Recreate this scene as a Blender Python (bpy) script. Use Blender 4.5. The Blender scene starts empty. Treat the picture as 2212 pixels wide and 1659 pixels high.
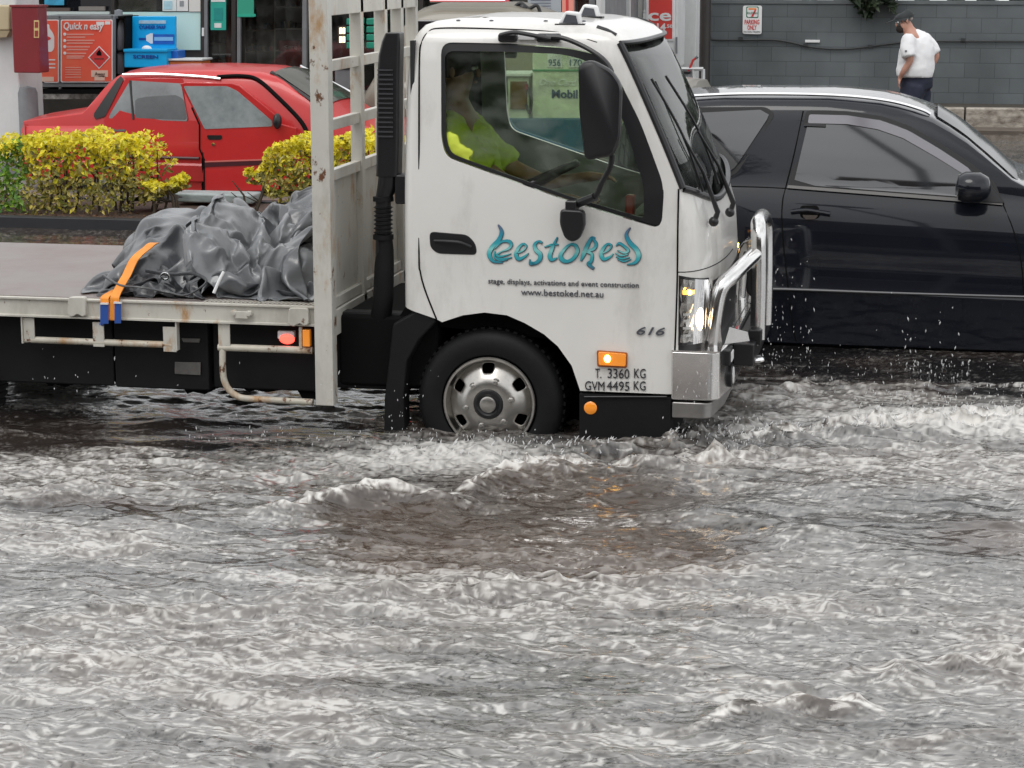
import bpy, bmesh, math, random
import numpy as np
from mathutils import Vector, Matrix
random.seed(7)
R=math.radians
C=bpy.context.scene.collection
SC=bpy.context.scene
# ---------------------------------------------------------------- camera
F=4650.0; PITCH=math.atan(929.5/F); YAW=R(11); CAMZ=2.45
cam_d=bpy.data.cameras.new('camera'); cam=bpy.data.objects.new('camera',cam_d); C.objects.link(cam)
cam_d.sensor_width=36; cam_d.lens=36*F/2212; cam_d.clip_end=500; cam_d.clip_start=.1
cam.location=(0,0,CAMZ); cam.rotation_euler=(math.pi/2-PITCH,0,YAW); SC.camera=cam
# ---------------------------------------------------------------- sky, sun, exposure
world=bpy.data.worlds.new('World'); SC.world=world; world.use_nodes=True
wn=world.node_tree.nodes; wl=world.node_tree.links; wn.clear()
SUN_EL=R(58); SUN_ROT=R(200)
sky=wn.new('ShaderNodeTexSky'); sky.sky_type='NISHITA'; sky.sun_disc=False
sky.sun_elevation=SUN_EL; sky.sun_rotation=SUN_ROT; sky.air_density=1.0; sky.dust_density=4.0; sky.ozone_density=1.0
hs=wn.new('ShaderNodeHueSaturation'); hs.inputs['Saturation'].default_value=.25
wtc=wn.new('ShaderNodeTexCoord'); wnz=wn.new('ShaderNodeTexNoise'); wnz.inputs['Scale'].default_value=2.2; wnz.inputs['Detail'].default_value=4
wmr=wn.new('ShaderNodeMapRange'); wmr.inputs['From Min'].default_value=.3; wmr.inputs['From Max'].default_value=.7
wmr.inputs['To Min'].default_value=.72; wmr.inputs['To Max'].default_value=1.25
wmx=wn.new('ShaderNodeMix'); wmx.data_type='RGBA'; wmx.blend_type='MULTIPLY'; wmx.inputs['Factor'].default_value=1
bg=wn.new('ShaderNodeBackground'); bg.inputs['Strength'].default_value=.15
wo=wn.new('ShaderNodeOutputWorld')
wl.new(sky.outputs[0],hs.inputs['Color']); wl.new(wtc.outputs['Generated'],wnz.inputs['Vector']); wl.new(wnz.outputs['Fac'],wmr.inputs['Value'])
wcl=wn.new('ShaderNodeMix'); wcl.data_type='RGBA'; wcl.inputs['Factor'].default_value=.88; wcl.inputs['B'].default_value=(7.0,7.1,7.2,1)   # thick even cloud cover over the clear sky
wl.new(hs.outputs[0],wcl.inputs['A']); wl.new(wcl.outputs['Result'],wmx.inputs['A']); wl.new(wmr.outputs[0],wmx.inputs['B']); wl.new(wmx.outputs['Result'],bg.inputs[0]); wl.new(bg.outputs[0],wo.inputs[0])
sun_d=bpy.data.lights.new('sun','SUN'); sun_d.energy=.6; sun_d.angle=R(25); sun_d.color=(1,.97,.93)
sun=bpy.data.objects.new('sun',sun_d); C.objects.link(sun)
sun.rotation_euler=(math.pi/2-SUN_EL,0,math.pi-SUN_ROT)
SC.view_settings.view_transform='Standard'; SC.view_settings.look='None'; SC.view_settings.gamma=1; SC.view_settings.exposure=0.28
SC.cycles.max_bounces=8; SC.cycles.transparent_max_bounces=12
# ---------------------------------------------------------------- helpers
_cm=Matrix.Rotation(YAW,3,'Z')@Matrix.Rotation(math.pi/2-PITCH,3,'X')
def ray(u,v): return _cm@Vector(((u-1106)/F,(829.5-v)/F,-1))
def at(u,v,Y):
    d=ray(u,v); return Vector((0,0,CAMZ))+d*(Y/d.y)
def onz(u,v,z):
    d=ray(u,v); return Vector((0,0,CAMZ))+d*((z-CAMZ)/d.z)
def tag(o,label=None,cat=None,group=None,kind=None):
    if label: o['label']=label
    if cat: o['category']=cat
    if group: o['group']=group
    if kind: o['kind']=kind
    return o
def thing(name,label,cat,loc,group=None):
    o=bpy.data.objects.new(name,None); C.objects.link(o); o.location=loc; o.empty_display_size=.1
    return tag(o,label,cat,group)
def put(o,parent):
    C.objects.link(o)
    if parent is not None:
        o.parent=parent
        if parent.type=='EMPTY': o.matrix_parent_inverse=Matrix.Translation(parent.location).inverted()
    return o
class MB:
    def __init__(s): s.v=[]; s.f=[]
    def add(s,vs,fs):
        n=len(s.v); s.v+=[tuple(x) for x in vs]; s.f+=[tuple(i+n for i in f) for f in fs]; return s
    def box(s,x0,x1,y0,y1,z0,z1):
        return s.add([(x0,y0,z0),(x1,y0,z0),(x1,y1,z0),(x0,y1,z0),(x0,y0,z1),(x1,y0,z1),(x1,y1,z1),(x0,y1,z1)],
          [(0,3,2,1),(4,5,6,7),(0,1,5,4),(1,2,6,5),(2,3,7,6),(3,0,4,7)])
    def prism(s,pts,ext):
        e=Vector(ext); n=len(pts); vs=[Vector(p) for p in pts]; vs+=[p+e for p in vs]
        return s.add(vs,[tuple(range(n-1,-1,-1)),tuple(range(n,2*n))]+[(i,(i+1)%n,n+(i+1)%n,n+i) for i in range(n)])
    def uv(s,pts,Y,t=.01): return s.prism([at(u,v,Y) for u,v in pts],(0,t,0))
    def rect(s,u0,v0,u1,v1,Y,t=.01): return s.uv([(u0,v0),(u1,v0),(u1,v1),(u0,v1)],Y,t)
    def tube(s,pts,r,n=10,closed=False,caps=True,flat=1):
        P=[Vector(p) for p in pts]; m=len(P); rs=r if isinstance(r,(list,tuple)) else [r]*m
        vs=[]; up=None
        for i in range(m):
            if closed: t=(P[(i+1)%m]-P[i-1])
            else: t=P[min(i+1,m-1)]-P[max(i-1,0)]
            t.normalize()
            if up is None: up=Vector((0,0,1)) if abs(t.z)<.9 else Vector((0,1,0))
            a=t.cross(up)
            if a.length<1e-5: a=t.orthogonal()
            a.normalize(); b=a.cross(t).normalized(); up=b
            for k in range(n):
                w=2*math.pi*k/n; vs.append(P[i]+a*math.cos(w)*rs[i]+b*math.sin(w)*rs[i]*flat)
        fs=[]
        for i in range(m if closed else m-1):
            j=(i+1)%m
            for k in range(n): fs.append((i*n+k,i*n+(k+1)%n,j*n+(k+1)%n,j*n+k))
        if not closed and caps: fs+=[tuple(range(n-1,-1,-1)),tuple(range((m-1)*n,m*n))]
        return s.add(vs,fs)
    def lathe(s,c,ax,prof,n=32,caps=True):
        ax=Vector(ax).normalized(); a=ax.orthogonal().normalized(); b=ax.cross(a); c=Vector(c); vs=[];fs=[]
        for (r,h) in prof:
            for k in range(n):
                w=2*math.pi*k/n; vs.append(c+ax*h+(a*math.cos(w)+b*math.sin(w))*r)
        for i in range(len(prof)-1):
            for k in range(n): fs.append((i*n+k,i*n+(k+1)%n,(i+1)*n+(k+1)%n,(i+1)*n+k))
        if caps and prof[0][0]>1e-4: fs.append(tuple(range(n-1,-1,-1)))
        if caps and prof[-1][0]>1e-4: fs.append(tuple(range((len(prof)-1)*n,len(prof)*n)))
        return s.add(vs,fs)
    def ball(s,c,r,n=12,m=8,sc=(1,1,1)):
        vs=[];fs=[]
        for i in range(m+1):
            th=math.pi*i/m
            for k in range(n):
                w=2*math.pi*k/n; vs.append((c[0]+r*sc[0]*math.sin(th)*math.cos(w),c[1]+r*sc[1]*math.sin(th)*math.sin(w),c[2]+r*sc[2]*math.cos(th)))
        for i in range(m):
            for k in range(n): fs.append((i*n+k,i*n+(k+1)%n,(i+1)*n+(k+1)%n,(i+1)*n+k))
        return s.add(vs,fs)
    def build(s,name,mat,parent=None,label=None,smooth=True,bevel=0,seg=2,ang=40,fix=True):
        me=bpy.data.meshes.new(name); me.from_pydata(s.v,[],s.f); me.update()
        if fix:
            bm=bmesh.new(); bm.from_mesh(me); bmesh.ops.recalc_face_normals(bm,faces=bm.faces); bm.to_mesh(me); bm.free()
        me.materials.append(mat)
        if smooth:
            me.polygons.foreach_set('use_smooth',[True]*len(me.polygons)); me.set_sharp_from_angle(angle=R(ang))
        o=bpy.data.objects.new(name,me); put(o,parent)
        if bevel:
            b=o.modifiers.new('b','BEVEL'); b.width=bevel; b.segments=seg; b.limit_method='ANGLE'; b.angle_limit=R(35); b.harden_normals=True
        if label: o['label']=label
        return o
def rounded(pts,r,n=5):
    out=[]; m=len(pts); P=[Vector((a,b)) for a,b in pts]
    for i in range(m):
        p=P[i]; a=(P[i-1]-p); b=(P[(i+1)%m]-p); rr=min(r,a.length*.45,b.length*.45)
        a=p+a.normalized()*rr; b=p+b.normalized()*rr
        for k in range(n+1):
            t=k/n; q=a*(1-t)**2+p*2*t*(1-t)+b*t*t; out.append((q.x,q.y))
    return out
def smoothline(pts,k=8):
    P=[Vector(p) for p in pts]; out=[]
    for i in range(len(P)-1):
        p0=P[max(i-1,0)];p1=P[i];p2=P[i+1];p3=P[min(i+2,len(P)-1)]
        for j in range(k):
            t=j/k; out.append(.5*((2*p1)+(p2-p0)*t+(2*p0-5*p1+4*p2-p3)*t*t+(3*p1-p0-3*p2+p3)*t**3))
    out.append(P[-1]); return out
# ---------------------------------------------------------------- materials
def M(name,col,rough=.5,metal=0,var=0,vscale=4,bump=0,bscale=60,coat=0,rust=0,rustscale=9,emit=0,ior=1.5,trans=0,col2=None,stretch=(1,1,1),spec=None,dirt=0):
    m=bpy.data.materials.new(name); m.use_nodes=True; nt=m.node_tree; N=nt.nodes; L=nt.links
    b=N['Principled BSDF']; b.inputs['Base Color'].default_value=(*col,1); b.inputs['Roughness'].default_value=rough
    b.inputs['Metallic'].default_value=metal; b.inputs['IOR'].default_value=ior; b.inputs['Coat Weight'].default_value=coat; b.inputs['Coat Roughness'].default_value=.04
    b.inputs['Transmission Weight'].default_value=trans
    if spec is not None: b.inputs['Specular IOR Level'].default_value=spec
    if emit: b.inputs['Emission Color'].default_value=(*col,1); b.inputs['Emission Strength'].default_value=emit
    tc=N.new('ShaderNodeTexCoord'); mp=N.new('ShaderNodeMapping'); mp.inputs['Scale'].default_value=stretch; L.new(tc.outputs['Object'],mp.inputs[0])
    cur=None
    if var:
        n=N.new('ShaderNodeTexNoise'); n.inputs['Scale'].default_value=vscale; n.inputs['Detail'].default_value=6; n.inputs['Roughness'].default_value=.65; L.new(mp.outputs[0],n.inputs['Vector'])
        r=N.new('ShaderNodeMapRange'); r.inputs['From Min'].default_value=.32; r.inputs['From Max'].default_value=.68; L.new(n.outputs['Fac'],r.inputs['Value'])
        mx=N.new('ShaderNodeMix'); mx.data_type='RGBA'; c2=col2 or tuple(c*(1-var) for c in col)
        mx.inputs['A'].default_value=(*col,1); mx.inputs['B'].default_value=(*c2,1); L.new(r.outputs[0],mx.inputs['Factor']); cur=mx.outputs['Result']
        r2=N.new('ShaderNodeMapRange'); r2.inputs['To Min'].default_value=rough*.8; r2.inputs['To Max'].default_value=min(1,rough*1.3); L.new(n.outputs['Fac'],r2.inputs['Value']); L.new(r2.outputs[0],b.inputs['Roughness'])
    def spots(cur,c,lo,hi,scale,st):
        mp2=N.new('ShaderNodeMapping'); mp2.inputs['Scale'].default_value=st; L.new(tc.outputs['Object'],mp2.inputs[0])
        n=N.new('ShaderNodeTexNoise'); n.inputs['Scale'].default_value=scale; n.inputs['Detail'].default_value=8; n.inputs['Roughness'].default_value=.7; L.new(mp2.outputs[0],n.inputs['Vector'])
        r=N.new('ShaderNodeMapRange'); r.inputs['From Min'].default_value=lo; r.inputs['From Max'].default_value=hi; L.new(n.outputs['Fac'],r.inputs['Value'])
        mx=N.new('ShaderNodeMix'); mx.data_type='RGBA'; mx.inputs['B'].default_value=(*c,1); L.new(r.outputs[0],mx.inputs['Factor'])
        if cur is None: mx.inputs['A'].default_value=(*col,1)
        else: L.new(cur,mx.inputs['A'])
        return mx.outputs['Result']
    if dirt: cur=spots(cur,(.19,.165,.13),.5,.5+.35/dirt,3.2,(1,1,.35))
    if rust:
        cur=spots(cur,(.42,.25,.12),.60-.1*rust,.72-.08*rust,rustscale*.8,(1,1,.4)); cur=spots(cur,(.13,.05,.02),.66-.1*rust,.70-.1*rust,rustscale*1.6,(1,1,.6))
    if cur is not None:
        L.new(cur,b.inputs['Base Color'])
        if emit: L.new(cur,b.inputs['Emission Color'])
    if bump:
        n=N.new('ShaderNodeTexNoise'); n.inputs['Scale'].default_value=bscale; n.inputs['Detail'].default_value=5; L.new(mp.outputs[0],n.inputs['Vector'])
        bp=N.new('ShaderNodeBump'); bp.inputs['Strength'].default_value=bump; bp.inputs['Distance'].default_value=.01; L.new(n.outputs['Fac'],bp.inputs['Height']); L.new(bp.outputs[0],b.inputs['Normal'])
    return m
m_white=M('white_paint',(.76,.745,.71),.30,coat=.6,var=.07,vscale=1.6,dirt=.55,bump=.02,bscale=160)
m_tray=M('cream_steel',(.60,.58,.52),.45,var=.12,vscale=3,rust=.25,bump=.12,bscale=25,dirt=.7)
m_trayr=M('rusty_cream_steel',(.60,.56,.47),.45,var=.15,vscale=3,rust=.95,rustscale=7,bump=.2,bscale=25,dirt=.6)
m_black=M('black_plastic',(.012,.012,.014),.35,var=.2,vscale=8)
m_flat=M('black_rubber',(.008,.008,.009),.6,var=.25,vscale=6,bump=.1,bscale=40,spec=.25)
m_gap=M('dark_gap',(.006,.006,.006),.8,spec=.1)
m_alloy=M('polished_alloy',(.78,.77,.76),.16,metal=1,var=.15,vscale=6,bump=.03,bscale=20)
m_steel=M('brushed_wheel_steel',(.52,.50,.47),.3,metal=1,var=.35,vscale=9,bump=.06,bscale=40)
m_navy=M('navy_paint',(.008,.0095,.015),.25,coat=.75,ior=1.45,spec=.1,var=.15,vscale=2)
m_red=M('faded_red_paint',(.56,.020,.021),.33,coat=.35,var=.14,vscale=1.5,dirt=.08)
m_dglass=M('tinted_glass',(.012,.013,.016),.04,ior=2.1,var=.1,vscale=2)
m_cglass=M('grey_window_glass',(.06,.068,.072),.07,ior=2.3,var=.35,vscale=5)
m_chrome=M('chrome',(.8,.8,.8),.08,metal=1)
m_amber=M('amber_lens',(.95,.30,.02),.2,coat=1,emit=.12)
m_glowamber=M('lit_amber_bulb',(1,.55,.10),.3,emit=9)
m_glowred=M('lit_red_lens',(1,.06,.04),.3,emit=3)
m_glowwhite=M('lit_headlamp_bulb',(1,.72,.42),.3,emit=5)
m_txt=M('grey_lettering',(.07,.075,.09),.5)
m_whitep=M('white_plastic',(.78,.78,.78),.4,var=.06,vscale=4)
def glass(name,tint,rough=.0,refl=1.0,dirtamt=.06):
    m=bpy.data.materials.new(name); m.use_nodes=True; N=m.node_tree.nodes; L=m.node_tree.links; N.clear()
    o=N.new('ShaderNodeOutputMaterial'); t=N.new('ShaderNodeBsdfTransparent'); t.inputs[0].default_value=(*tint,1)
    g=N.new('ShaderNodeBsdfGlossy'); g.inputs['Roughness'].default_value=.03; g.inputs[0].default_value=(refl,refl,refl,1)
    d=N.new('ShaderNodeBsdfDiffuse'); d.inputs[0].default_value=(.45,.47,.45,1)
    fr=N.new('ShaderNodeFresnel'); fr.inputs[0].default_value=1.55
    mx=N.new('ShaderNodeMixShader'); L.new(fr.outputs[0],mx.inputs[0]); L.new(t.outputs[0],mx.inputs[1]); L.new(g.outputs[0],mx.inputs[2])
    n=N.new('ShaderNodeTexNoise'); n.inputs['Scale'].default_value=7; n.inputs['Detail'].default_value=6
    r=N.new('ShaderNodeMapRange'); r.inputs['From Min'].default_value=.4; r.inputs['From Max'].default_value=.8; r.inputs['To Max'].default_value=dirtamt*3; L.new(n.outputs['Fac'],r.inputs['Value'])
    mx2=N.new('ShaderNodeMixShader'); L.new(r.outputs[0],mx2.inputs[0]); L.new(mx.outputs[0],mx2.inputs[1]); L.new(d.outputs[0],mx2.inputs[2]); L.new(mx2.outputs[0],o.inputs[0])
    return m
m_glass=glass('green_cab_glass',(.86,.92,.83),dirtamt=.06)
m_shopglass=glass('shop_glass',(.78,.80,.78),dirtamt=.03)
def text(name,s,mat,parent,u,v,Y,h,width=None,shear=0,bold=0,label=None,align='LEFT',proud=.003,color2=None,yfun=None,tilt=0):
    """h = cap height in full-picture pixels, width = text width in the same units"""
    cu=bpy.data.curves.new(name,'FONT'); cu.body=s; cu.shear=shear; cu.offset=bold; cu.extrude=.002; cu.resolution_u=3
    tmp=bpy.data.objects.new(name,cu); C.objects.link(tmp)
    dg=bpy.context.evaluated_depsgraph_get(); me=bpy.data.meshes.new_from_object(tmp.evaluated_get(dg)); C.objects.unlink(tmp); bpy.data.objects.remove(tmp)
    co=np.empty(len(me.vertices)*3,np.float32); me.vertices.foreach_get('co',co); co=co.reshape(-1,3)
    x0,x1=co[:,0].min(),co[:,0].max()
    p=at(u,v,Y); q=at(u+100,v,Y); sc=(q.x-p.x)/100*abs(1)
    cap=.70; kx=(width*sc/(x1-x0)) if width else h*sc/cap; kz=h*sc/cap
    out=np.empty_like(co); out[:,0]=p.x+(co[:,0]-x0)*kx; out[:,2]=p.z+co[:,1]*kz+tilt*(co[:,0]-x0)*kx; out[:,1]=Y-proud-co[:,2]
    if yfun is not None: out[:,1]=[yfun(z) for z in out[:,2]]-np.float32(proud)-co[:,2]
    me.vertices.foreach_set('co',out.ravel()); me.update(); me.materials.clear(); me.materials.append(mat)
    o=bpy.data.objects.new(name,me); put(o,parent)
    if label: o['label']=label
    return o
def apply_mods(o):
    dg=bpy.context.evaluated_depsgraph_get(); me=bpy.data.meshes.new_from_object(o.evaluated_get(dg)); o.modifiers.clear(); o.data=me
    return o
def skin(name,joints,bones,mat,parent,sub=2,label=None,root=0):
    """joints: list of (x,y,z,r[,r2]) ; bones: list of index pairs"""
    me=bpy.data.meshes.new(name); me.from_pydata([j[:3] for j in joints],bones,[]); me.update()
    o=bpy.data.objects.new(name,me); put(o,parent)
    sk=o.modifiers.new('s','SKIN'); sk.use_smooth_shade=True
    for i,j in enumerate(joints):
        sv=me.skin_vertices[0].data[i]; sv.radius=(j[3],j[4] if len(j)>4 else j[3]); sv.use_root=(i==root)
    sb=o.modifiers.new('ss','SUBSURF'); sb.levels=sub; sb.render_levels=sub
    me.materials.append(mat)
    if label: o['label']=label
    apply_mods(o); o.data.materials.clear(); o.data.materials.append(mat)
    o.data.polygons.foreach_set('use_smooth',[True]*len(o.data.polygons))
    return o
# ================================================================ flatbed truck
YS=9.87; YC=10.72; HW=.85
truck=thing('flatbed_truck','white cab-over flatbed truck with teal bestoked lettering, driving through floodwater','truck',(-2.4,10.7,0))
def yside(z):
    return YS+np.interp(z,[.4,1.3,1.6,2.0,2.06,2.2],[0,0,.035,.085,.10,.2])
def ats(u,v,off=0):
    y=YS
    for _ in range(4): y=yside(at(u,v,y).z)
    return at(u,v,y-off)
LV=[(.42,-1.13,-.985,0,-2.45),(.67,-1.13,-.965,0,-2.45),(.97,-1.132,-.955,0,-2.45),(1.20,-1.135,-.972,0,-2.45),(1.39,-1.150,-1.022,.012,-2.45),(1.58,-1.235,-1.10,.035,-2.45),(1.80,-1.335,-1.215,.06,-2.448),(1.95,-1.405,-1.30,.078,-2.44),(2.045,-1.452,-1.365,.092,-2.425),(2.09,-1.50,-1.42,.115,-2.40),(2.12,-1.58,-1.50,.15,-2.375),(2.138,-1.68,-1.60,.21,-2.33),(2.148,-1.80,-1.72,.30,-2.26),(2.154,-1.95,-1.90,.45,-2.15)]
SAG={3:-.03,4:-.12,5:-.075,6:-.03}
NF=16
def cab_half(l,inset=0):
    z,xc,xf,ins,xb=LV[l]; y0=YS+ins+inset; xb+=inset; xc-=inset*.3; xf-=inset; pts=[]
    pts.append((xb,YC,z)); pts.append((xb,YC-.5,z))
    r=.06
    for k in range(5):
        a=k/4*math.pi/2; pts.append((xb+r-r*math.cos(a),y0+r-r*math.sin(a),z))
    for t in (.3,.6,.9): pts.append((xb+(xc-xb)*t,y0,z))
    hw=YC-y0
    for k in range(NF+1):
        a=k/NF*math.pi/2; t=math.cos(a)**(2/2.6); x=xc+(xf-xc)*math.sin(a)**(2/2.2)
        pts.append((x,YC-hw*t,z+SAG.get(l,0)*(1-t*t)))
    return pts
def cab_surf(a,z,inset=0):
    """front/corner surface: a = 0 at the near corner, 1 at the centre line"""
    zs=[q[0] for q in LV]; xc=np.interp(z,zs,[q[1] for q in LV]); xf=np.interp(z,zs,[q[2] for q in LV]); ins=np.interp(z,zs,[q[3] for q in LV])
    y0=YS+ins; an=a*math.pi/2; t=math.cos(an)**(2/2.6)
    return Vector((xc+(xf-xc)*math.sin(an)**(2/2.2)-inset,YC-(YC-y0)*t+(inset*.5 if a<.5 else 0),z))
def ring(h): return h+[(x,2*YC-y,z) for x,y,z in h[-2:0:-1]]
rings=[ring(cab_half(l)) for l in range(len(LV))]; nr=len(rings[0]); half=len(cab_half(0))
f0=half-1-NF
ws_lo,ws_hi=4,8
vs=[p for r_ in rings for p in r_]; fs=[]; wsf=[]
wa,wb=f0+2,nr-(f0+2)
for l in range(len(LV)-1):
    for k in range(nr):
        j=(k+1)%nr; f=(l*nr+k,l*nr+j,(l+1)*nr+j,(l+1)*nr+k)
        kk=k
        isws=ws_lo<=l<ws_hi and (f0+2)<=k<(2*(half-1)-f0-2)
        (wsf if isws else fs).append(f)
fs.append(tuple((len(LV)-1)*nr+k for k in range(nr)))
cb=MB(); cb.v=vs; cb.f=fs
cab=cb.build('cab_body',m_white,truck,smooth=False,fix=False)
bm=bmesh.new(); bm.from_mesh(cab.data); bmesh.ops.recalc_face_normals(bm,faces=bm.faces)
vol=sum(f.normal.dot(f.calc_center_median()-Vector((-1.8,YC,1.3))) for f in bm.faces)
if vol<0: bmesh.ops.reverse_faces(bm,faces=bm.faces)
bm.to_mesh(cab.data); bm.free()
so=cab.modifiers.new('s','SOLIDIFY'); so.thickness=.03; so.offset=-1; apply_mods(cab)
WIN=rounded([(948,92),(1100,95),(1230,104),(1297,120),(1335,170),(1385,268),(1436,400),(1430,492),(1385,479),(1231,433),(1020,358),(965,338),(954,300)],26,5)
ARCH=[(830,652),(855,659),(942,689),(955,696),(975,689),(1000,681),(1047,675),(1095,681),(1134,698),(1175,722),(1205,748),(1235,790),(1254,846),(1254,1010),(830,1010)]
def cutter(pts,y0=9.6,y1=11.9,Y=YS):
    b=MB(); P=[at(u,v,Y) for u,v in pts]; b.prism([(p.x,y0,p.z) for p in P],(0,y1-y0,0)); return b.build('tmp',m_gap,None,smooth=False)
def boolean(o,c,op='DIFFERENCE'):
    m=o.modifiers.new('x','BOOLEAN'); m.object=c; m.operation=op; m.solver='EXACT'; apply_mods(o); bpy.data.objects.remove(c)
# tumblehome: use a mid-window plane for the window outline
boolean(cab,cutter(WIN,Y=YS+.045)); boolean(cab,cutter(ARCH))
cab.data.materials.clear(); cab.data.materials.append(m_white)
cab.data.polygons.foreach_set('use_smooth',[True]*len(cab.data.polygons)); cab.data.set_sharp_from_angle(angle=R(32))
# windscreen glass
m_screenglass=glass('windscreen_glass',(.78,.88,.80),refl=.62,dirtamt=.05)
b=MB(); b.v=[(x-.012,y,z) for x,y,z in vs]; b.f=wsf; ws=b.build('windscreen',m_screenglass,truck,fix=False)
so=ws.modifiers.new('s','SOLIDIFY'); so.thickness=.004
def front_patch(a0,a1,z0,z1,off,na=8,nz=4,sag=0):
    vs=[];fs=[]
    for i in range(nz+1):
        for j in range(na+1):
            a=a0+(a1-a0)*j/na; z=z0(a)+(z1(a)-z0(a))*i/nz
            vs.append(cab_surf(a,z,-off))
    for i in range(nz):
        for j in range(na): q=i*(na+1)+j; fs.append((q,q+1,q+na+2,q+na+1))
    return vs,fs
# black windscreen surround + A pillar strip following the corner of the glass
l=[];
for lv in range(ws_lo,ws_hi+1): l.append(Vector(rings[lv][f0+2])+Vector((.002,-.004,0)))
MB().tube(smoothline(l,4),.017,8,flat=1).build('windscreen_seal',m_black,truck)
l=[Vector(rings[ws_lo][k])+Vector((.003,0,0)) for k in range(f0+2,2*(half-1)-f0-1)]
MB().tube(l,.017,8).build('windscreen_seal',m_black,truck)
l=[Vector(rings[ws_hi][k])+Vector((.003,0,0)) for k in range(f0+2,2*(half-1)-f0-1)]
MB().tube(l,.012,8).build('windscreen_seal',m_black,truck)
# side window glass, two sides
def sidepoly(pts,off,sgn=1):
    out=[]
    for u,v in pts:
        p=ats(u,v,off); out.append(p if sgn>0 else Vector((p.x,2*YC-p.y,p.z)))
    return out
gp=rounded([(954,98),(1100,101),(1230,110),(1294,126),(1330,174),(1379,270),(1430,402),(1424,484),(1385,473),(1231,427),(1022,352),(970,333),(960,300)],24,5)
for sgn in (1,-1):
    MB().prism(sidepoly(gp,-.018,sgn),(0,.004*sgn,0)).build('side_window',m_glass,truck)
# window rubber: ring between outer and inner outlines
def ringplate(outer,inner,off,t,fn=ats):
    o=[fn(u,v,off) for u,v in outer]; i=[fn(u,v,off) for u,v in inner]; n=len(o)
    vs=o+i+[p+Vector((0,t,0)) for p in o]+[p+Vector((0,t,0)) for p in i]
    fs=[]
    for k in range(n):
        j=(k+1)%n; fs+=[(k,j,n+j,n+k),(2*n+k,3*n+k,3*n+j,2*n+j),(k,2*n+k,2*n+j,j),(n+k,n+j,3*n+j,3*n+k)]
    return vs,fs
wo_=rounded([(950,93),(1100,96),(1230,105),(1297,121),(1335,170),(1384,268),(1435,400),(1429,491),(1385,478),(1231,432),(1020,357),(966,337),(955,300)],26,5)
wi_=rounded([(960,110),(1100,112),(1215,117),(1272,132),(1308,178),(1350,270),(1391,402),(1391,470),(1376,467),(1229,424),(1024,351),(974,332),(964,300)],22,5)
v_,f_=ringplate(wo_,wi_,-.002,.012); MB().add(v_,f_).build('window_seal',m_black,truck)
# quarter divider line in the window and weather strip arc
# door seams
def seam(pts,name='door_seam',r=.0042,par=None):
    MB().tube(smoothline([ats(u,v,.0005) for u,v in pts],6),r,6).build(name,m_gap,par or truck)
seam([(1290,92),(1204,70),(1056,62),(951,61),(925,70),(911,92),(906,130),(905,300),(905,548),(908,588),(919,629),(943,690)])
seam([(1466,408),(1464,500),(1463,600),(1460,700),(1456,800),(1453,846)])
# wheel-arch swage pressed into the door
b=MB()
def swage(pts,r): b.tube(smoothline([ats(u,v,-.006) for u,v in pts],6),r,8)
swage([(930,648),(985,590+15),(1060,592),(1140,608),(1230,660),(1320,720)],[.012]*1 + [.010]*30); b.v=[];b.f=[]
# door handle recess
hp=rounded([(927,500),(1010,507),(1028,528),(1030,551),(945,548),(929,535)],12,4)
MB().prism(sidepoly(hp,.004),(0,.01,0)).build('door_handle',m_black,truck,bevel=.003)
MB().tube(smoothline([ats(938,520,.012),ats(965,521,.022),ats(995,524,.024),ats(1018,533,.012)],5),.007,8,flat=1).build('handle_grip',m_black,bpy.data.objects['door_handle'])
# ---- grey lettering
def ysd(z): return float(yside(z))-.003
text('tagline_lettering','stage, displays, activations and event construction',m_txt,truck,1055,612,YS,11.5,width=322,proud=.004)
text('web_address_lettering','www.bestoked.net.au',m_txt,truck,1126,637,YS,14,width=177,proud=.004)
m_dl=M('dark_lettering',(.03,.03,.035),.5)
for w_,u_,v_l,wd_,h_ in (('T.',1286,816,13,21),('3360',1313,816,47,21),('KG',1370,816,25,21),('GVM',1264,842,42,20),('4495',1311,842,49,20),('KG',1369,842,26,20)): text('load_lettering',w_,m_dl,truck,u_,v_l,YS,h_,width=wd_,proud=.004)
text('model_badge','616',m_txt,truck,1375,722,YS,17,width=62,shear=.3,bold=.012,proud=.006)
# ---- teal brush lettering: tapering strokes
m_teal=bpy.data.materials.new('teal_lettering'); m_teal.use_nodes=True; N=m_teal.node_tree.nodes; L=m_teal.node_tree.links; bb=N['Principled BSDF']; bb.inputs['Roughness'].default_value=.35
tc=N.new('ShaderNodeTexCoord'); sx=N.new('ShaderNodeSeparateXYZ'); mr=N.new('ShaderNodeMapRange'); cr=N.new('ShaderNodeValToRGB')
zt=at(1200,485,YS).z; zb=at(1200,582,YS).z; mr.inputs['From Min'].default_value=zb; mr.inputs['From Max'].default_value=zt
L.new(tc.outputs['Object'],sx.inputs[0]); L.new(sx.outputs['Z'],mr.inputs['Value']); L.new(mr.outputs[0],cr.inputs[0]); L.new(cr.outputs[0],bb.inputs['Base Color'])
e=cr.color_ramp.elements; e[0].position=0; e[0].color=(.10,.10,.16,1); e[1].position=1; e[1].color=(.14,.12,.22,1)
for p_,c_ in ((.12,(.03,.24,.32)),(.3,(.05,.42,.46)),(.42,(.25,.62,.60)),(.55,(.04,.36,.42)),(.75,(.03,.26,.38))):
    q=e.new(p_); q.color=(*c_,1)
Zk=.5425
def zc(x,y): return ((1600+x*Zk)/1.8228,(800+y*Zk)/1.8228)
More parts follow.
